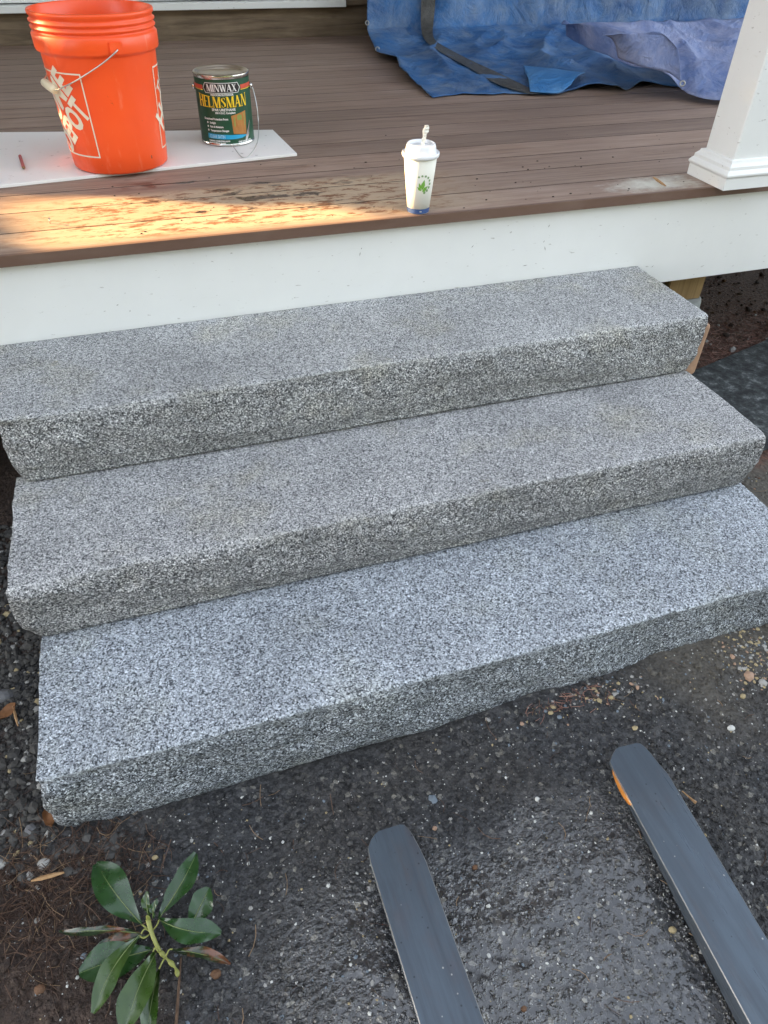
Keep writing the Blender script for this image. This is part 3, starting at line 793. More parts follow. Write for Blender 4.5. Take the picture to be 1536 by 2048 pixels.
for u0, u1 in ((-.125, -.06), (.06, .125)):
    kd('red_band', *quads([[(u0, .147), (u1, .147), (u1, .158), (u0, .158)]]), .0003, RED)
    kd('band_line', *quads([[(u0, .1445), (u1, .1445), (u1, .1462), (u0, .1462)]]), .0003, YEL)
kd('name_plate_border', *quads([[(-.058, .1525), (-.050, .139), (.050, .139), (.058, .1525), (.050, .166), (-.050, .166)]]), .0005, WH)
kd('name_plate', *quads([[(-.0555, .1525), (-.0487, .1405), (.0487, .1405), (.0555, .1525), (.0487, .1645), (-.0487, .1645)]]), .0009, BLK)
# serif lettering drawn as strokes
def glyph(ch):
    T, t, S, s_ = .20, .075, .055, .06      # thick, thin, serif overhang, serif height
    def st(x0, y0, x1, y1, w_): return [(x0, y0), (x0+w_, y0), (x1+w_, y1), (x1, y1)]
    def sf(x0, x1, y): return [(x0-S, y), (x1+S, y), (x1+S, y+s_), (x0-S, y+s_)]
    if ch == 'I': return [st(0, 0, 0, 1, T), sf(0, T, 0), sf(0, T, 1-s_)], T
    if ch == 'H': return [st(0, 0, 0, 1, T), st(.46, 0, .46, 1, T), [(T, .46), (.46, .46), (.46, .56), (T, .56)], sf(0, T, 0), sf(0, T, 1-s_), sf(.46, .66, 0), sf(.46, .66, 1-s_)], .66
    if ch == 'E': return [st(0, 0, 0, 1, T), [(T, 0), (.5, 0), (.52, .22), (.46, .08), (T, .07)], [(T, .93), (.45, .92), (.5, .78), (.49, 1), (T, 1)], [(T, .46), (.38, .46), (.38, .55), (T, .55)], sf(0, T, 0), sf(0, T, 1-s_)], .5
    if ch == 'L': return [st(0, 0, 0, 1, T), [(T, 0), (.48, 0), (.5, .26), (.43, .08), (T, .07)], sf(0, T, 0), sf(0, T, 1-s_)], .48
    if ch == 'M': return [st(.04, 0, .04, 1, t), st(.36, 0, .04, 1, T), st(.40, 0, .68, 1, t), st(.68, 0, .68, 1, T), sf(.03, .11, 0), sf(.68, .88, 0), sf(.70, .88, 1-s_), sf(.02, .14, 1-s_)], .88
    if ch == 'N': return [st(.05, 0, .05, 1, t), st(.52, 0, .04, 1, T), st(.64, 0, .64, 1, t), sf(.04, .12, 0), sf(.63, .71, 1-s_), sf(.0, .12, 1-s_)], .72
    if ch == 'W': return [st(.24, 0, 0, 1, T), st(.32, 0, .50, 1, t), st(.66, 0, .40, 1, T), st(.74, 0, .94, 1, t), sf(0, .2, 1-s_), sf(.42, .58, 1-s_), sf(.92, 1.0, 1-s_)], 1.0
    if ch == 'A': return [st(.03, 0, .32, 1, t), st(.56, 0, .26, 1, T), [(.18, .30), (.52, .30), (.50, .38), (.2, .38)], sf(.03, .10, 0), sf(.55, .76, 0)], .76
    if ch == 'X': return [st(.48, 0, 0, 1, T), st(.03, 0, .54, 1, t), sf(0, .2, 1-s_), sf(.52, .6, 1-s_), sf(.03, .1, 0), sf(.48, .68, 0)], .68
    if ch == 'S':
        P = [(.46, .74, .05), (.42, .88, .07), (.26, .955, .08), (.10, .87, .15), (.10, .70, .19), (.24, .56, .20), (.38, .42, .20), (.44, .27, .19), (.40, .12, .14), (.24, .045, .08), (.10, .10, .07), (.03, .27, .05)]
        out = []
        for a, b in zip(P, P[1:]):
            out.append([(a[0]-a[2]/2, a[1]-.03), (a[0]+a[2]/2, a[1]+.0), (b[0]+b[2]/2, b[1]+.0), (b[0]-b[2]/2, b[1]-.03)])
        return out, .52
def serif_word(name, word, u0, u1, v0, h, mat, lift, gap=.13, arch=0.0):
    G = [glyph(c) for c in word]; tot = sum(g[1] for g in G)+gap*(len(word)-1); k = (u1-u0)/tot; x = u0; L = []
    for polys, w_ in G:
        for q in polys:
            V2 = []
            for a, b in q:
                u = x+a*k; hh = h*(1+arch*((u-(u0+u1)/2)/((u1-u0)/2))**2); V2.append((u, v0+b*hh))
            L.append(V2)
        x += (w_+gap)*k
    # each stroke sits a hair above the one before it
    bm = bmesh.new()
    for n_, q in enumerate(L):
        f_ = kmap(lift+.00003*(n_ % 9))
        for a, b in [(0, 1)]:
            vs = [bm.verts.new(f_(*p)) for p in q]
            bm.faces.new(vs)
    return bmo(name, bm, mat, kn)
serif_word('lettering', 'MINWAX', -.044, .044, .1435, .0185, WH, .0013, .10)
serif_word('lettering', 'HELMSMAN', -.076, .076, .101, .028, BLK, .0010, .10, .22)
serif_word('lettering', 'HELMSMAN', -.0775, .0745, .1018, .028, YEL, .0015, .10, .22)
def ktext(body, size, u, v, mat=WH, bold=.0003, sx=1.0, align='CENTER', lift=.0009):
    V2, F2 = text2d(body, size, bold, sx, align); kd('small_print', [(a+u, b+v) for a, b in V2], F2, lift, mat, .02)
ktext('INDOOR/OUTDOOR', .0075, 0, .1325, sx=.95)
ktext('SPAR URETHANE', .0095, 0, .0925, sx=.98)
ktext('350 V.O.C. Compliant', .0066, .004, .0850)
ktext('Exceptional Protection From:', .0078, -.066, .0680, align='LEFT', sx=.82)
for k, tx in enumerate(('Sunlight', 'Rain & Moisture', 'Temperature Changes')):
    v = .0575-.0105*k; ktext(tx, .0074, -.048, v, align='LEFT', sx=.85)
    kd('bullet', *quads([[(-.0555+.0026*math.cos(a*.785), v+.0026+.0032*math.sin(a*.785)) for a in range(8)]]), .0009, WH)
kd('colour_band', *quads([[(-.060, .0165), (.02, .0150), (.05, .0165), (.072, .0225), (.045, .0255), (.0, .0280), (-.060, .0300)]]), .0004, BLU)
ktext('CLEAR SATIN', .0125, -.0285, .0182, LBL, .0005, .66, lift=.0009)
kd('door_picture', *quads([[(.022, .030), (.066, .0245), (.070, .089), (.020, .079)]]), .0006, DOOR, .006)
kd('door_inset', *quads([[(.027, .050), (.031, .050), (.031, .076), (.027, .074)], [(.061, .050), (.064, .050), (.064, .084), (.061, .083)], [(.038, .066), (.054, .066), (.054, .078), (.046, .082), (.038, .078)]]), .0010, DOORG)
ktext('WARNING: COMBUSTIBLE LIQUID', .0046, -.058, .0085, align='LEFT', sx=.95); ktext('Harmful if swallowed. See back.', .0042, -.058, .0035, align='LEFT')
ktext('ONE GALLON (3.78L)', .0062, .060, .0045, sx=.85)
kd('torn_label', *quads([[(.058, .004), (.068, .008), (.077, .022), (.081, .040), (.088, .056), (.086, .060), (.080, .052), (.074, .040), (.069, .034), (.067, .028), (.063, .018)]]), .0012, METAL, .006)
for s in (-1, 1):
    a = KC+s*R(84); c0 = Vector((KX+math.cos(a)*(KR+.001), KY+math.sin(a)*(KR+.001), ZB+.152)); out = Vector((math.cos(a), math.sin(a), 0))
    V, F = tube([c0, c0+out*.006, c0+out*.009], [.009, .0085, .004], 14); mesh('handle_ear', V, F, METAL, kn, True)
q = [(504, 172), (509, 190), (514, 215), (517, 250), (516, 278), (509, 297), (497, 312), (486, 315), (476, 306), (468, 295), (462, 288)]
hp = [at(*q[0], y=KY-.010), at(*q[1], y=KY-.018), at(*q[2], y=KY-.035), at(*q[3], y=KY-.058)]
for i, zz in zip(range(4, 11), (.040, .014, .002, .0016, .003, .012, .020)): hp.append(at(*q[i], z=ZB+zz))
V, F = tube(crom(hp, 6), .0012, 7); mesh('bail_handle', V, F, WIRE, kn, True)

# ------------------------------------------------------------------ cup
UX, UY = 1.390, .985
cp = tag(empty('paper_cup', (UX, UY, ZD)), 'tall white takeaway cup with green leaf emblem at the deck edge', 'cup')
CUPM = flat('white paper', (.82, .79, .70), .5, var=.03, sc=20); LIDM = flat('white plastic lid', (.83, .83, .84), .25, var=.03)
def cr(z): return .0272+(.0415-.0272)*z/.140
V, F = lathe([(0, .006), (.0255, .006), (.0265, .001), (cr(0), .001), (cr(.07), .07), (cr(.139), .139), (.040, .1395), (.0385, .139)], 56, (UX, UY, ZD)); mesh('body', V, F, CUPM, cp, True)
V, F = lathe([(cr(.002)+.0004, .002), (cr(.014)+.0004, .014)], 56, (UX, UY, ZD)); mesh('base_band', V, F, flat('blue print', (.05, .10, .26), .45), cp, True)
V, F = lathe([(.0430, .132), (.0455, .133), (.0462, .137), (.0458, .1415), (.0440, .1425), (.0415, .1395), (.0395, .1395), (.0385, .143), (.0365, .154), (.0345, .160), (.0320, .1618), (.0310, .1600), (.0305, .1555), (.022, .1545), (.021, .1560), (0, .1560)], 56, (UX, UY, ZD))
mesh('lid', V, F, LIDM, cp, True)
UC = math.atan2(CY-UY, CX-UX)
def umap(lift=.0005):
    def f(u, v):
        r_ = cr(v)+lift; a = UC+R(14)+u/.036; return Vector((UX+r_*math.cos(a), UY+r_*math.sin(a), ZD+v))
    return f
GRN = flat('green ink', (.20, .42, .06), .5, var=.15); GRD = flat('dull green ink', (.24, .36, .16), .5)
L = []
for k in range(13):
    a = R(120-k*24.0)
    if k > 8: continue
    c0 = (.0205*math.cos(a), .0205*math.sin(a)); rr = .0033*(.75+.04*k)
    L.append([(c0[0]+rr*math.cos(b*.628), .075+c0[1]+rr*math.sin(b*.628)) for b in range(10)])
decal('emblem_dots', *quads(L), umap(), GRD, cp)
L = []
for (x0, y0, x1, y1, w_) in ((a_*1.3, (b_-.073)*1.3+.073, c_*1.3, (d_-.073)*1.3+.073, e_*1.3) for a_, b_, c_, d_, e_ in ((-.001, .064, .003, .084, .0042), (0, .061, .0115, .0715, .0036), (-.003, .066, -.0075, .078, .0024), (-.002, .063, -.0105, .0705, .0026))):
    dx, dy = x1-x0, y1-y0; ln = math.hypot(dx, dy); nx_, ny_ = -dy/ln, dx/ln
    pt = lambda t, s: (x0+dx*t+nx_*w_*s*math.sin(math.pi*t**.8), y0+dy*t+ny_*w_*s*math.sin(math.pi*t**.8))
    L.append([pt(0, 0), pt(.25, .8), pt(.5, 1), pt(.75, .8), pt(1, 0), pt(.75, -.8), pt(.5, -1), pt(.25, -.8)])
decal('emblem_leaves', *quads(L), umap(.0006), GRN, cp)
decal('band_print', *quads([[(-.004, .0075), (.003, .0075), (.003, .009), (-.004, .009)]]), umap(.001), CUPM, cp)
# straw still in its paper wrapper
rnd = random.Random(3); pts = []
for i in range(14):
    t = i/13; pts.append((UX+.004+.009*t, UY+.002, ZD+.152+.046*t))
V, F = [], []
for i, p in enumerate(pts):
    wv = .0052+.0007*math.sin(i*1.7)+(.003 if 8 < i < 12 else 0); th = .0036
    for k in range(8):
        a = 2*math.pi*k/8; V.append((p[0]+wv*math.cos(a)+.0008*math.sin(i*2.3), p[1]+th*math.sin(a)*(1+.3*math.sin(i*3+k)), p[2]))
for i in range(13):
    for k in range(8): F.append((i*8+k, i*8+(k+1) % 8, (i+1)*8+(k+1) % 8, (i+1)*8+k))
F.append(tuple(range(13*8, 14*8)))
mesh('wrapped_straw', V, F, CUPM, cp)

# ------------------------------------------------------------------ forks of a pallet lifter
def fork(tip, yaw, w_, ztip, L, label, t0=.010, t1=.038, glint=False):
    """tip: (x,y) of the tip centre, runs towards -y"""
    e = tag(empty('lifting_fork', (tip[0], tip[1], 0)), label, 'fork', 'steel forks on the asphalt')
    # plan outline half widths along length
    hf = w_/2
    out = [(0, .018, .026), (.003, .025, .033), (.012, .037, .038), (.024, hf-.003, .0415), (.05, hf, .0455), (.075, hf, hf), (.25, hf, hf), (.6, hf, hf), (L, hf, hf)]
    ca, sa = math.cos(yaw), math.sin(yaw)
    V, F, I = [], [], []
    ch = .0014
    for d, hl, hw in out:
        th = t0+(t1-t0)*min(1, d/.55)
        ring = [(-hl, ztip-th*.5), (-hl, ztip-ch), (-hl+ch, ztip), (hw-ch, ztip), (hw, ztip-ch), (hw, ztip-th*.5), (hw-.003, ztip-th), (-hl+.003, ztip-th)]
        for x, z in ring:
            X = x*ca - (-d)*sa; Y = x*sa + (-d)*ca
            V.append((tip[0]+X, tip[1]+Y, z))
    m_ = 8
    for i in range(len(out)-1):
        for k in range(m_):
            F.append((i*m_+k, i*m_+(k+1) % m_, (i+1)*m_+(k+1) % m_, (i+1)*m_+k))
            I.append(1 if k in (1, 3) else 0)
    F.append(tuple(range(m_-1, -1, -1))); I.append(0)
    F.append(tuple((len(out)-1)*m_+k for k in range(m_))); I.append(0)
    o = mesh('blade', V, F, [STEEL, WORN], e, False, I)
    bm = bmesh.new(); bm.from_mesh(o.data); bmesh.ops.recalc_face_normals(bm, faces=bm.faces); bm.to_mesh(o.data); bm.free()
    ex = tip[0]-sa*-L*1.0; 
    X = tip[0]+L*sa; Y = tip[1]-L*ca
    bmo('shank', box(X-w_/2, X+w_/2, Y-.04, Y-.001, ztip-.036, ztip+.55, .004), STEEL, e)
    if glint:
        # low sun's orange glint painted along the left side of the tip
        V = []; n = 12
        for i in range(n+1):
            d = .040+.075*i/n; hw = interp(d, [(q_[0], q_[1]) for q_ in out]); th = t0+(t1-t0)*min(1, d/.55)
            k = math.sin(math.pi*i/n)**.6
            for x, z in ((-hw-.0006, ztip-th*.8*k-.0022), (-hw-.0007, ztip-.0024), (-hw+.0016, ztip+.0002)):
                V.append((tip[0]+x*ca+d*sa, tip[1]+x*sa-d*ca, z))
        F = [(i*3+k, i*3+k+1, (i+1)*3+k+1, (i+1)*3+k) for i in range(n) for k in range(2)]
        mesh('painted_glint', V, F, GLINTO, e, True)
    return e
fork((.928, -.205), R(0), .097, .040, 1.15, 'flat blued steel fork nearer the plant, lying square on the asphalt')
fork((1.438, -.200), R(-3.2), .103, .060, 1.15, 'raised steel fork with an orange sun glint painted on its edge, right of the other', t1=.056, glint=True)

# ------------------------------------------------------------------ rhododendron sprig
def leafmat(name, a, b, edge=None, amt=0):
    m = M(name, .22, spec=.55); v = m.mp(); n1 = m.noise(30, 5, .6, v)
    c = m.ramp(n1, [(.3, a), (.7, b)])
    if edge: c = m.mix(m.ramp(m.noise(26, 4, .6, m.mp(loc=(4, 1, 2))), [(.50-amt*.1, 0), (.60-amt*.1, 1)]), c, edge)
    m.col(c); m.b.inputs['Coat Weight'].default_value = .4; m.b.inputs['Coat Roughness'].default_value = .12; m.rgh(m.ramp(m.noise(60, 4), [(.3, .22), (.7, .4)])); m.bump(m.noise(120, 4, .6), .0008, .5)
    return m.m
LG = leafmat('glossy green leaf', (.007, .034, .005), (.015, .058, .009))
LY = leafmat('yellow green leaf', (.016, .045, .004), (.036, .074, .010))
LB = leafmat('browned leaf', (.010, .024, .007), (.018, .034, .010), (.14, .050, .02), .1)
VEIN = flat('pale leaf vein', (.14, .18, .06), .5); STEM = flat('yellow green stem', (.26, .27, .07), .5, var=.3)
gz = lambda px, py, h=0: at(px, py, z=h)
sp = tag(empty('rhododendron_sprig', tuple(at(300, 1862, z=0.0))), 'fallen sprig of glossy green rhododendron leaves on the asphalt', 'plant')
def leaf(b, t, wpx, hb=.03, ht=.03, mat=LG, bow=.010, side=0.0, cup_=.16, veinc=True):
    B, T = at(*b, z=hb), at(*t, z=ht); ax = T-B; Ln = ax.length
    mid = at((b[0]+t[0])/2, (b[1]+t[1])/2, z=(hb+ht)/2)
    scale = (at((b[0]+t[0])/2+10, (b[1]+t[1])/2, z=(hb+ht)/2)-mid).length/10
    W = wpx*scale/2*.98; lat = ax.cross(Vector((0, 0, 1))).normalized(); up = lat.cross(ax).normalized()
    up = up if up.z > 0 else -up
    n, m_ = 18, 8; V, F = [], []
    for i in range(n+1):
        t_ = i/n; hw = W*max(0.02, math.sin(math.pi*min(1, t_**1.38))**.66 if t_ < 1 else .03)
        if t_ > .97: hw = W*.18
        c = B+ax*t_+up*(bow*math.sin(math.pi*t_))+lat*(side*math.sin(math.pi*t_)+.0022*math.sin(t_*7+b[1]))
        for k in range(m_+1):
            s = k/m_*2-1
            V.append(c+lat*(s*hw)+up*(cup_*W*abs(s)**1.3+.0016*math.sin(t_*19+s*3+b[0])*abs(s)))
    for i in range(n):
        for k in range(m_): F.append((i*(m_+1)+k, i*(m_+1)+k+1, (i+1)*(m_+1)+k+1, (i+1)*(m_+1)+k))
    o = mesh('leaf', V, F, mat, sp, True)
    if veinc:
        P_ = [B+ax*(i/14*.97)+up*(bow*math.sin(math.pi*i/14)+.0007)+lat*(side*math.sin(math.pi*i/14)) for i in range(15)]
        V, F = tube(P_, [.0010-.0007*i/14 for i in range(15)], 5)
        off = o.location
        v = mesh('midrib', V, F, VEIN, sp, True); v.parent = o
    return o
leaf((284, 1850), (192, 1727), 66, .030, .045, LG, .012, -.004)
leaf((318, 1838), (394, 1707), 46, .030, .045, LG, .008, .006)
leaf((380, 1858), (420, 1776), 50, .012, .03, LG, .004)
leaf((318, 1840), (442, 1868), 50, .035, .028, LG, .014, .010)
leaf((297, 1835), (292, 1783), 17, .035, .06, LY, .004)
leaf((306, 1836), (312, 1796), 13, .035, .055, LG, .004)
leaf((280, 1866), (118, 1866), 17, .028, .020, LB, .010, 0, .5)
leaf((296, 1872), (188, 1902), 40, .014, .014, LB, .006)
leaf((305, 1900), (158, 1947), 76, .012, .020, LG, .008, 0, .10)
leaf((278, 1871), (184, 2026), 46, .034, .040, LY, .014, .003)
leaf((312, 1906), (248, 2068), 62, .030, .040, LY, .016, 0, .22)
leaf((318, 1940), (292, 2085), 36, .022, .030, LY, .010, 0, .5)
leaf((340, 1898), (462, 1926), 22, .014, .012, LB, .010, 0, .5)
V, F = tube(crom([gz(296, 1838, .034), gz(302, 1862, .032), gz(311, 1885, .026), gz(320, 1903, .018)], 6), [.0042-.0012*i/18 for i in range(19)], 9); mesh('stem', V, F, STEM, sp, True)
V, F = tube(crom([gz(320, 1903, .018), gz(336, 1920, .012), gz(350, 1935, .008), gz(357, 1953, .006)], 6), [.003+.0012*math.sin(i*.9) for i in range(19)], 9); mesh('stem', V, F, STEM, sp, True)
V, F = lathe([(.0001, .016), (.0022, .012), (.0035, .004), (.002, 0)], 10, tuple(gz(297, 1838, .035))); mesh('bud', V, F, STEM, sp, True)
for a, b, c in (((304, 1866), (290, 1858), (282, 1868)), ((302, 1864), (288, 1852), (284, 1850)), ((304, 1862), (314, 1850), (318, 1840)), ((300, 1868), (288, 1876), (278, 1871)), ((318, 1905), (310, 1896), (306, 1904)), ((330, 1915), (324, 1925), (318, 1938)), ((332, 1912), (338, 1900), (345, 1898))):
    V, F = tube(crom([gz(*a, .028), gz(*b, .032), gz(*c, .031)], 5), .0014, 6); mesh('leaf_stalk', V, F, STEM, sp, True)

# ------------------------------------------------------------------ small single things on the ground and deck
def rock(name, px, py, r_, mat, label, cat='pebble', z=0, sq=.6, seed=0, group=None):
    c = at(px, py, z=z); g = gh(c.x, c.y) if z == 0 else z; c = at(px, py, z=g+r_*.3)
    bm = bmesh.new(); bmesh.ops.create_icosphere(bm, subdivisions=2, radius=r_)
    for v in bm.verts:
        k = 1+.30*N(v.co.x/r_+seed, v.co.y/r_, v.co.z/r_); v.co = Vector((v.co.x*k, v.co.y*k*.85, v.co.z*k*sq))
        v.co += Vector((c.x, c.y, g+r_*.3))
    o = bmo(name, bm, mat); return tag(o, label, cat, group)
ST = {k: flat('stone '+k, c, .8, var=.3, sc=150) for k, c in dict(pale=(.30, .29, .27), peach=(.34, .22, .15), yellow=(.34, .27, .15), grey=(.13, .13, .135), brown=(.12, .06, .03), blue=(.14, .17, .20), white=(.5, .5, .47)).items()}
rock('pebble', 88, 1728, .0125, ST['pale'], 'pale grey stone lying above the orange wood chip at left', seed=1)
rock('pebble', 60, 1662, .014, ST['grey'], 'blocky dark grey stone near the lowest step corner', seed=2)
rock('pebble', 80, 1978, .009, ST['brown'], 'flat tan stone left of the sprig near the bottom', seed=3)
rock('pebble', 870, 1656, .0055, ST['peach'], 'peach coloured pebble right of the left fork tip', seed=4)
rock('pebble', 950, 1735, .0055, ST['brown'], 'small brown pebble between the two forks', seed=5)
rock('pebble', 1048, 2018, .005, ST['brown'], 'brown pebble on the wet asphalt near the bottom', seed=6)
rock('pebble', 432, 1948, .009, ST['brown'], 'dark reddish seed right of the sprig stem', seed=7)
rock('pebble', 1462, 1456, .008, ST['white'], 'whitish pebble upper right of the raised fork tip', seed=8)
rock('pebble', 1075, 1598, .0055, ST['white'], 'white triangular chip between the fork tips', seed=9)
rock('pebble', 1486, 1392, .007, ST['yellow'], 'yellow pebble by the right end of the lowest step', seed=10)
rock('pebble', 1270, 1456, .0065, ST['yellow'], 'yellow pebble just above the raised fork tip', seed=11)
rock('pebble', 1222, 1395, .006, ST['yellow'], 'round yellow pebble below the lowest step front', seed=12)
rock('pebble', 1119, 1434, .006, ST['blue'], 'bluish grey pebble below the lowest step front', seed=13)
rock('pebble', 1345, 1860, .007, ST['yellow'], 'tan pebble beside the raised fork shadow', seed=14)
rock('pebble', 310, 1715, .006, ST['yellow'], 'cream pebble above the sprig', seed=15)
rock('pebble', 168, 1912, .006, ST['blue'], 'blue grey pebble left of the sprig', seed=16)
rock('pebble', 8, 1140+250, .02, ST['grey'], 'rounded grey stone at the left edge beside the lowest step', seed=17)
def sliver(name, A, B, w_, mat, label, cat, lift=.004, ends=(.3, 1, .9, .4)):
    a, b = Vector(A), Vector(B); V, F = tube([a, a.lerp(b, .3), a.lerp(b, .7), b], [w_*k for k in ends], 5)
    o = mesh(name, V, F, mat); return tag(o, label, cat)
sliver('wood_chip', gz(62, 1762, .010), gz(128, 1745, .012), .0045, CHIP, 'orange brown wood chip among needles left of the sprig', 'wood chip')
sliver('wood_splinter', gz(26, 1412, .012), gz(36, 1452, .012), .003, CHIP, 'pale splinter of wood on gravel left of the lowest step', 'splinter')
sliver('twig', gz(1364, 1582, .02), gz(1392, 1606, .02), .0028, CHIP, 'short pale brown twig right of the raised fork', 'twig', ends=(.4, .5, .8, 1.3))
sliver('twig', gz(1300, 1398, .02), gz(1318, 1404, .02), .002, TWIG, 'thin reddish twig below the lowest step at right', 'twig')
sliver('twig', gz(362, 1915, .006), gz(352, 2060, .006), .0026, TWIG, 'dark twig lying beside the sprig stem', 'twig', ends=(.7, .8, 1, 1))
sliver('wood_chip', at(1306, 354, z=ZD+.012), at(1332, 372, z=ZD+.004), .004, CHIP, 'light wood sliver on dusty patch of deck by the post', 'wood chip')
# nail head standing on the deck
c0 = at(100, 447, z=ZD)
e = tag(empty('nail', tuple(c0)), 'small nail standing up from the deck in the sunlit patch', 'nail')
V, F = tube([c0, c0+Vector((.001, 0, .011))], .0013, 8); mesh('nail_shank', V, F, METAL, e, True)
V, F = tube([c0+Vector((.001, 0, .011)), c0+Vector((.001, 0, .0125))], .0034, 10); mesh('nail_head', V, F, METAL, e)
# dead leaves
DL = flat('dead leaf', (.20, .085, .03), .7, var=.5, sc=90)
for k, (px, py, s, lab) in enumerate(((12, 1428, .026, 'curled orange dead leaf at the left edge beside the gravel'), (100, 1640, .020, 'brown dead leaf tucked against the lowest step corner'), (1330, 1395-60, .014, 'small brown leaf scrap by the front of the lowest step'))):
    c0 = at(px, py, z=.008); V, F = [], []; a0 = .6+k*1.3
    for i in range(9):
        t = i/8*2-1
        for j in range(5):
            q_ = j/4*2-1; hw = s*.5*math.sqrt(max(.01, 1-t*t)); X = t*s; Y = q_*hw
            V.append((c0.x+X*math.cos(a0)-Y*math.sin(a0), c0.y+X*math.sin(a0)+Y*math.cos(a0), c0.z+.006*q_*q_+.006*t*t+.003*math.sin(i+j*2)))
    F = [(i*5+j, i*5+j+1, (i+1)*5+j+1, (i+1)*5+j) for i in range(8) for j in range(4)]
    tag(mesh('dead_leaf', V, F, DL, None, True), lab, 'leaf')
# dark mat beside the steps on the right
SH = M('dark felt with pale dust', .8, spec=.3); v = SH.mp()
c = SH.ramp(SH.noise(22, 7, .75, v), [(.42, (.018, .020, .022)), (.56, (.055, .062, .064)), (.68, (.20, .215, .215))]); SH.col(c); SH.bump(SH.noise(60, 5), .003)
pl = [at(1385, 762, z=.02), at(1440, 733, z=.02), at(1536, 686, z=.02), at(1640, 640, z=.02), at(1640, 905, z=.02), at(1500, 868, z=.02), at(1400, 800, z=.02)]
pl = [Vector((2.03, .96, 0)), Vector((2.59, 1.078, 0)), Vector((3.02, 1.20, 0)), Vector((3.6, 1.37, 0)), Vector((3.6, .70, 0)), Vector((2.55, .60, 0)), Vector((2.03, .50, 0))]
bm = bmesh.new(); vs = [bm.verts.new((p.x, p.y, .034+.0)) for p in pl]; f = bm.faces.new(vs)
r_ = bmesh.ops.extrude_face_region(bm, geom=[f]); bmesh.ops.translate(bm, verts=[g for g in r_['geom'] if isinstance(g, bmesh.types.BMVert)], vec=(0, 0, .004))
bmesh.ops.recalc_face_normals(bm, faces=bm.faces)
tag(bmo('ground_mat', bm, SH.m), 'dark dusty felt sheet on the soil right of the steps', 'sheet')
# tan wooden block wedged behind the end of the top step
bm = box(2.085, 2.133, .648, .82, Z2-.02, Z2+.135, .008)
tag(bmo('wood_block', bm, flat('tan raw wood', (.40, .24, .15), .8, var=.3, sc=60)), 'tan wooden block against the right end of the top step', 'block')

# ------------------------------------------------------------------ stuff: gravel, grit and needles
ICO = bmesh.new(); bmesh.ops.create_icosphere(ICO, subdivisions=1, radius=1)
IV = [v.co.copy() for v in ICO.verts]; IF = [tuple(v.index for v in f.verts) for f in ICO.faces]; ICO.free()
def gravel(name, n, place, mats, label_, sink=.25):
    rnd = random.Random(sum(map(ord, name))+n); V, F, I = [], [], []
    for _ in range(n):
        r0 = place(rnd)
        if r0 is None: continue
        x, y, r_, mi = r0; i = len(V); z = gh(x, y)+r_*sink
        ax, ay, az = r_*rnd.uniform(.7, 1.3), r_*rnd.uniform(.6, 1.1), r_*rnd.uniform(.45, .8); th = rnd.uniform(0, 6.28)
        for v in IV:
            k = rnd.uniform(.75, 1.15); X, Y = v.x*ax*k, v.y*ay*k
            V.append((x+X*math.cos(th)-Y*math.sin(th), y+X*math.sin(th)+Y*math.cos(th), z+v.z*az*k))
        for f in IF: F.append(tuple(i+q for q in f)); I.append(mi)
    return tag(mesh(name, V, F, mats, None, False, I), kind='stuff', label=label_, cat=None)
SM = [flat('gravel dark', (.040, .038, .036), .8, var=.5, sc=50), flat('gravel mid', (.062, .058, .053), .8, var=.4, sc=50), ST['pale'], ST['yellow'], ST['peach'], ST['blue'], ST['white']]
def plc_left(r):
    y = r.uniform(-.10, .95); x = .35-abs(r.gauss(0, .14))+(0 if y > -.03 else .1)
    if x > .335 and y > -.03: return None
    dens = 1 if y > -.02 else .4
    if r.random() > dens: return None
    return x, y, min(.014, .0025+r.expovariate(1/.0032)), r.choices([0, 1, 2, 3], [6, 4, .6, .3])[0]
gravel('gravel', 5200, plc_left, SM, 'coarse dark gravel along the left end of the steps')
def plc_grit(r):
    x = r.uniform(.15, 2.3); y = r.uniform(-.72, -.015)
    return x, y, .0010+r.expovariate(1/.0009), r.choices([1, 2, 6, 3, 5], [4, 6, 3, 1, 2])[0]
gravel('grit', 5600, plc_grit, SM, 'pale grit scattered over the asphalt', -.1)
def plc_agg(r):
    x = r.uniform(.1, 2.4); y = r.uniform(-.75, -.01)
    if .72 < x < 1.36 and y < -.24 and r.random() < .8: return None
    return x, y, .0018+r.expovariate(1/.0014), 0
gravel('aggregate', 26000, plc_agg, [GROUND], 'dark stone aggregate of the asphalt')
def plc_yel(r):
    t = r.random()
    if t < .5: x, y = 1.88+r.gauss(0, .055), -.075+r.gauss(0, .045)
    elif t < .62: x, y = 1.47+r.gauss(0, .05), -.045+r.gauss(0, .02)
    elif t < .78: x, y = r.uniform(1.2, 2.1), -.02-abs(r.gauss(0, .07))
    else: x, y = 2.15+abs(r.gauss(0, .2)), r.uniform(-.2, .5)
    return x, y, .0022+r.expovariate(1/.0016), r.choices([1, 2, 3, 4, 5], [3, 3, 4, 1.5, 1])[0]
gravel('gravel', 650, plc_yel, SM, 'yellowish pea gravel by the right end of the lowest step', .0)
def plc_soil(r):
    x = r.uniform(2.12, 3.8); y = r.uniform(.1, 2.2)
    return x, y, .002+r.expovariate(1/.003), r.choices([0, 1, 2, 4], [6, 3, 1, 1])[0]
gravel('gravel', 2500, plc_soil, [flat('brown clod', (.035, .022, .016), .9, var=.5), flat('brown clod pale', (.07, .045, .033), .9, var=.5), ST['pale'], ST['yellow'], ST['brown']], 'soil crumbs and stones under the porch')
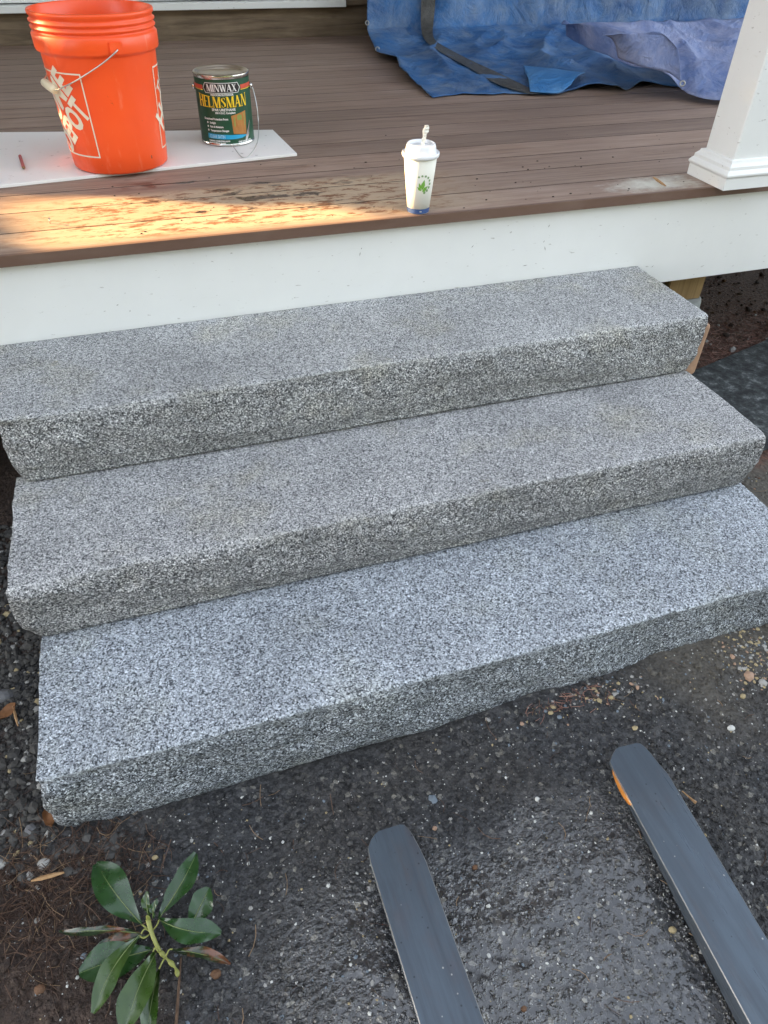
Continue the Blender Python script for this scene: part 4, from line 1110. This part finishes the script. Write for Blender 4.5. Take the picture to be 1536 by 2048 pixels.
def needles(name, n, place, mats, label_):
    rnd = random.Random(n); V, F, I = [], [], []
    for _ in range(n):
        q0 = place(rnd)
        if q0 is None: continue
        x, y, L = q0; th = rnd.uniform(0, math.pi); w_ = rnd.uniform(.0004, .0008); bend = rnd.uniform(-.25, .25)*L; z = gh(x, y)+rnd.uniform(.001, .009); tz = rnd.uniform(-.006, .006)
        i = len(V); c, s = math.cos(th), math.sin(th)
        for k in range(4):
            t = k/3-.5; X = t*L; Y = bend*(1-4*t*t)
            for sg, dz in ((-1, 0), (1, 0), (0, w_*1.5)):
                V.append((x+X*c-(Y+sg*w_)*s, y+X*s+(Y+sg*w_)*c, z+tz*t*2+dz))
        mi = rnd.randrange(len(mats))
        for k in range(3):
            a = i+k*3
            F += [(a, a+3, a+5, a+2), (a+1, a+2, a+5, a+4)]; I += [mi, mi]
    return tag(mesh(name, V, F, mats, None, False, I), label_, None, None, 'stuff')
NM = [flat('needle a', (.055, .028, .018), .6, var=.4), flat('needle b', (.10, .055, .035), .6, var=.4), flat('needle c', (.035, .019, .014), .6, var=.4), flat('needle d', (.20, .13, .075), .6, var=.4)]
def pn(r):
    x = r.uniform(.12, .62); y = r.gauss(-.11, .075)
    if x > .42 and r.random() < (x-.42)/.12: return None
    if y > .0 and x > .33: return None
    return x, y, r.uniform(.02, .075)
needles('pine_needles', 1500, pn, NM[:3]*3+[NM[3]], 'brown pine needles at the lower left')
def pn2(r):
    return 2.25+abs(r.gauss(0, .5)), 1.30+r.gauss(0, .10), r.uniform(.02, .07)
NM2 = [flat('red needle', (.17, .07, .05), .6, var=.4), flat('red needle pale', (.32, .17, .13), .6, var=.4), NM[1]]
needles('pine_needles', 1800, pn2, NM2, 'reddish needles heaped under the porch edge')
def pn3(r): return r.uniform(-.1, 2.4), r.uniform(-.7, .5), r.uniform(.015, .05)
needles('pine_needles', 330, lambda r: (lambda q: None if (.33 < q[0] < 2.12 and q[1] > -.03) else q)(pn3(r)), NM, 'stray needles on the asphalt')
def pn4(r): return r.uniform(1.3, 1.5), -.03-abs(r.gauss(0, .02)), r.uniform(.01, .03)
needles('pine_needles', 70, pn4, NM2, 'reddish needles swept against the lowest step')
# dark crumbs dropped on the deck
rnd = random.Random(5); V, F = [], []
for _ in range(90):
    x = rnd.uniform(.6, 2.5); y = A3-.01+abs(rnd.gauss(0, .35)); r0 = rnd.uniform(.0008, .0026); i = len(V)
    for v in IV: k = rnd.uniform(.7, 1.3); V.append((x+v.x*r0*k*1.5, y+v.y*r0*k, ZD+r0*.5+v.z*r0*.6*k))
    for f in IF: F.append(tuple(i+q for q in f))
tag(mesh('debris', V, F, [flat('dark crumbs', (.03, .018, .012), .8)]), 'dark crumbs scattered on the deck', None, None, 'stuff')
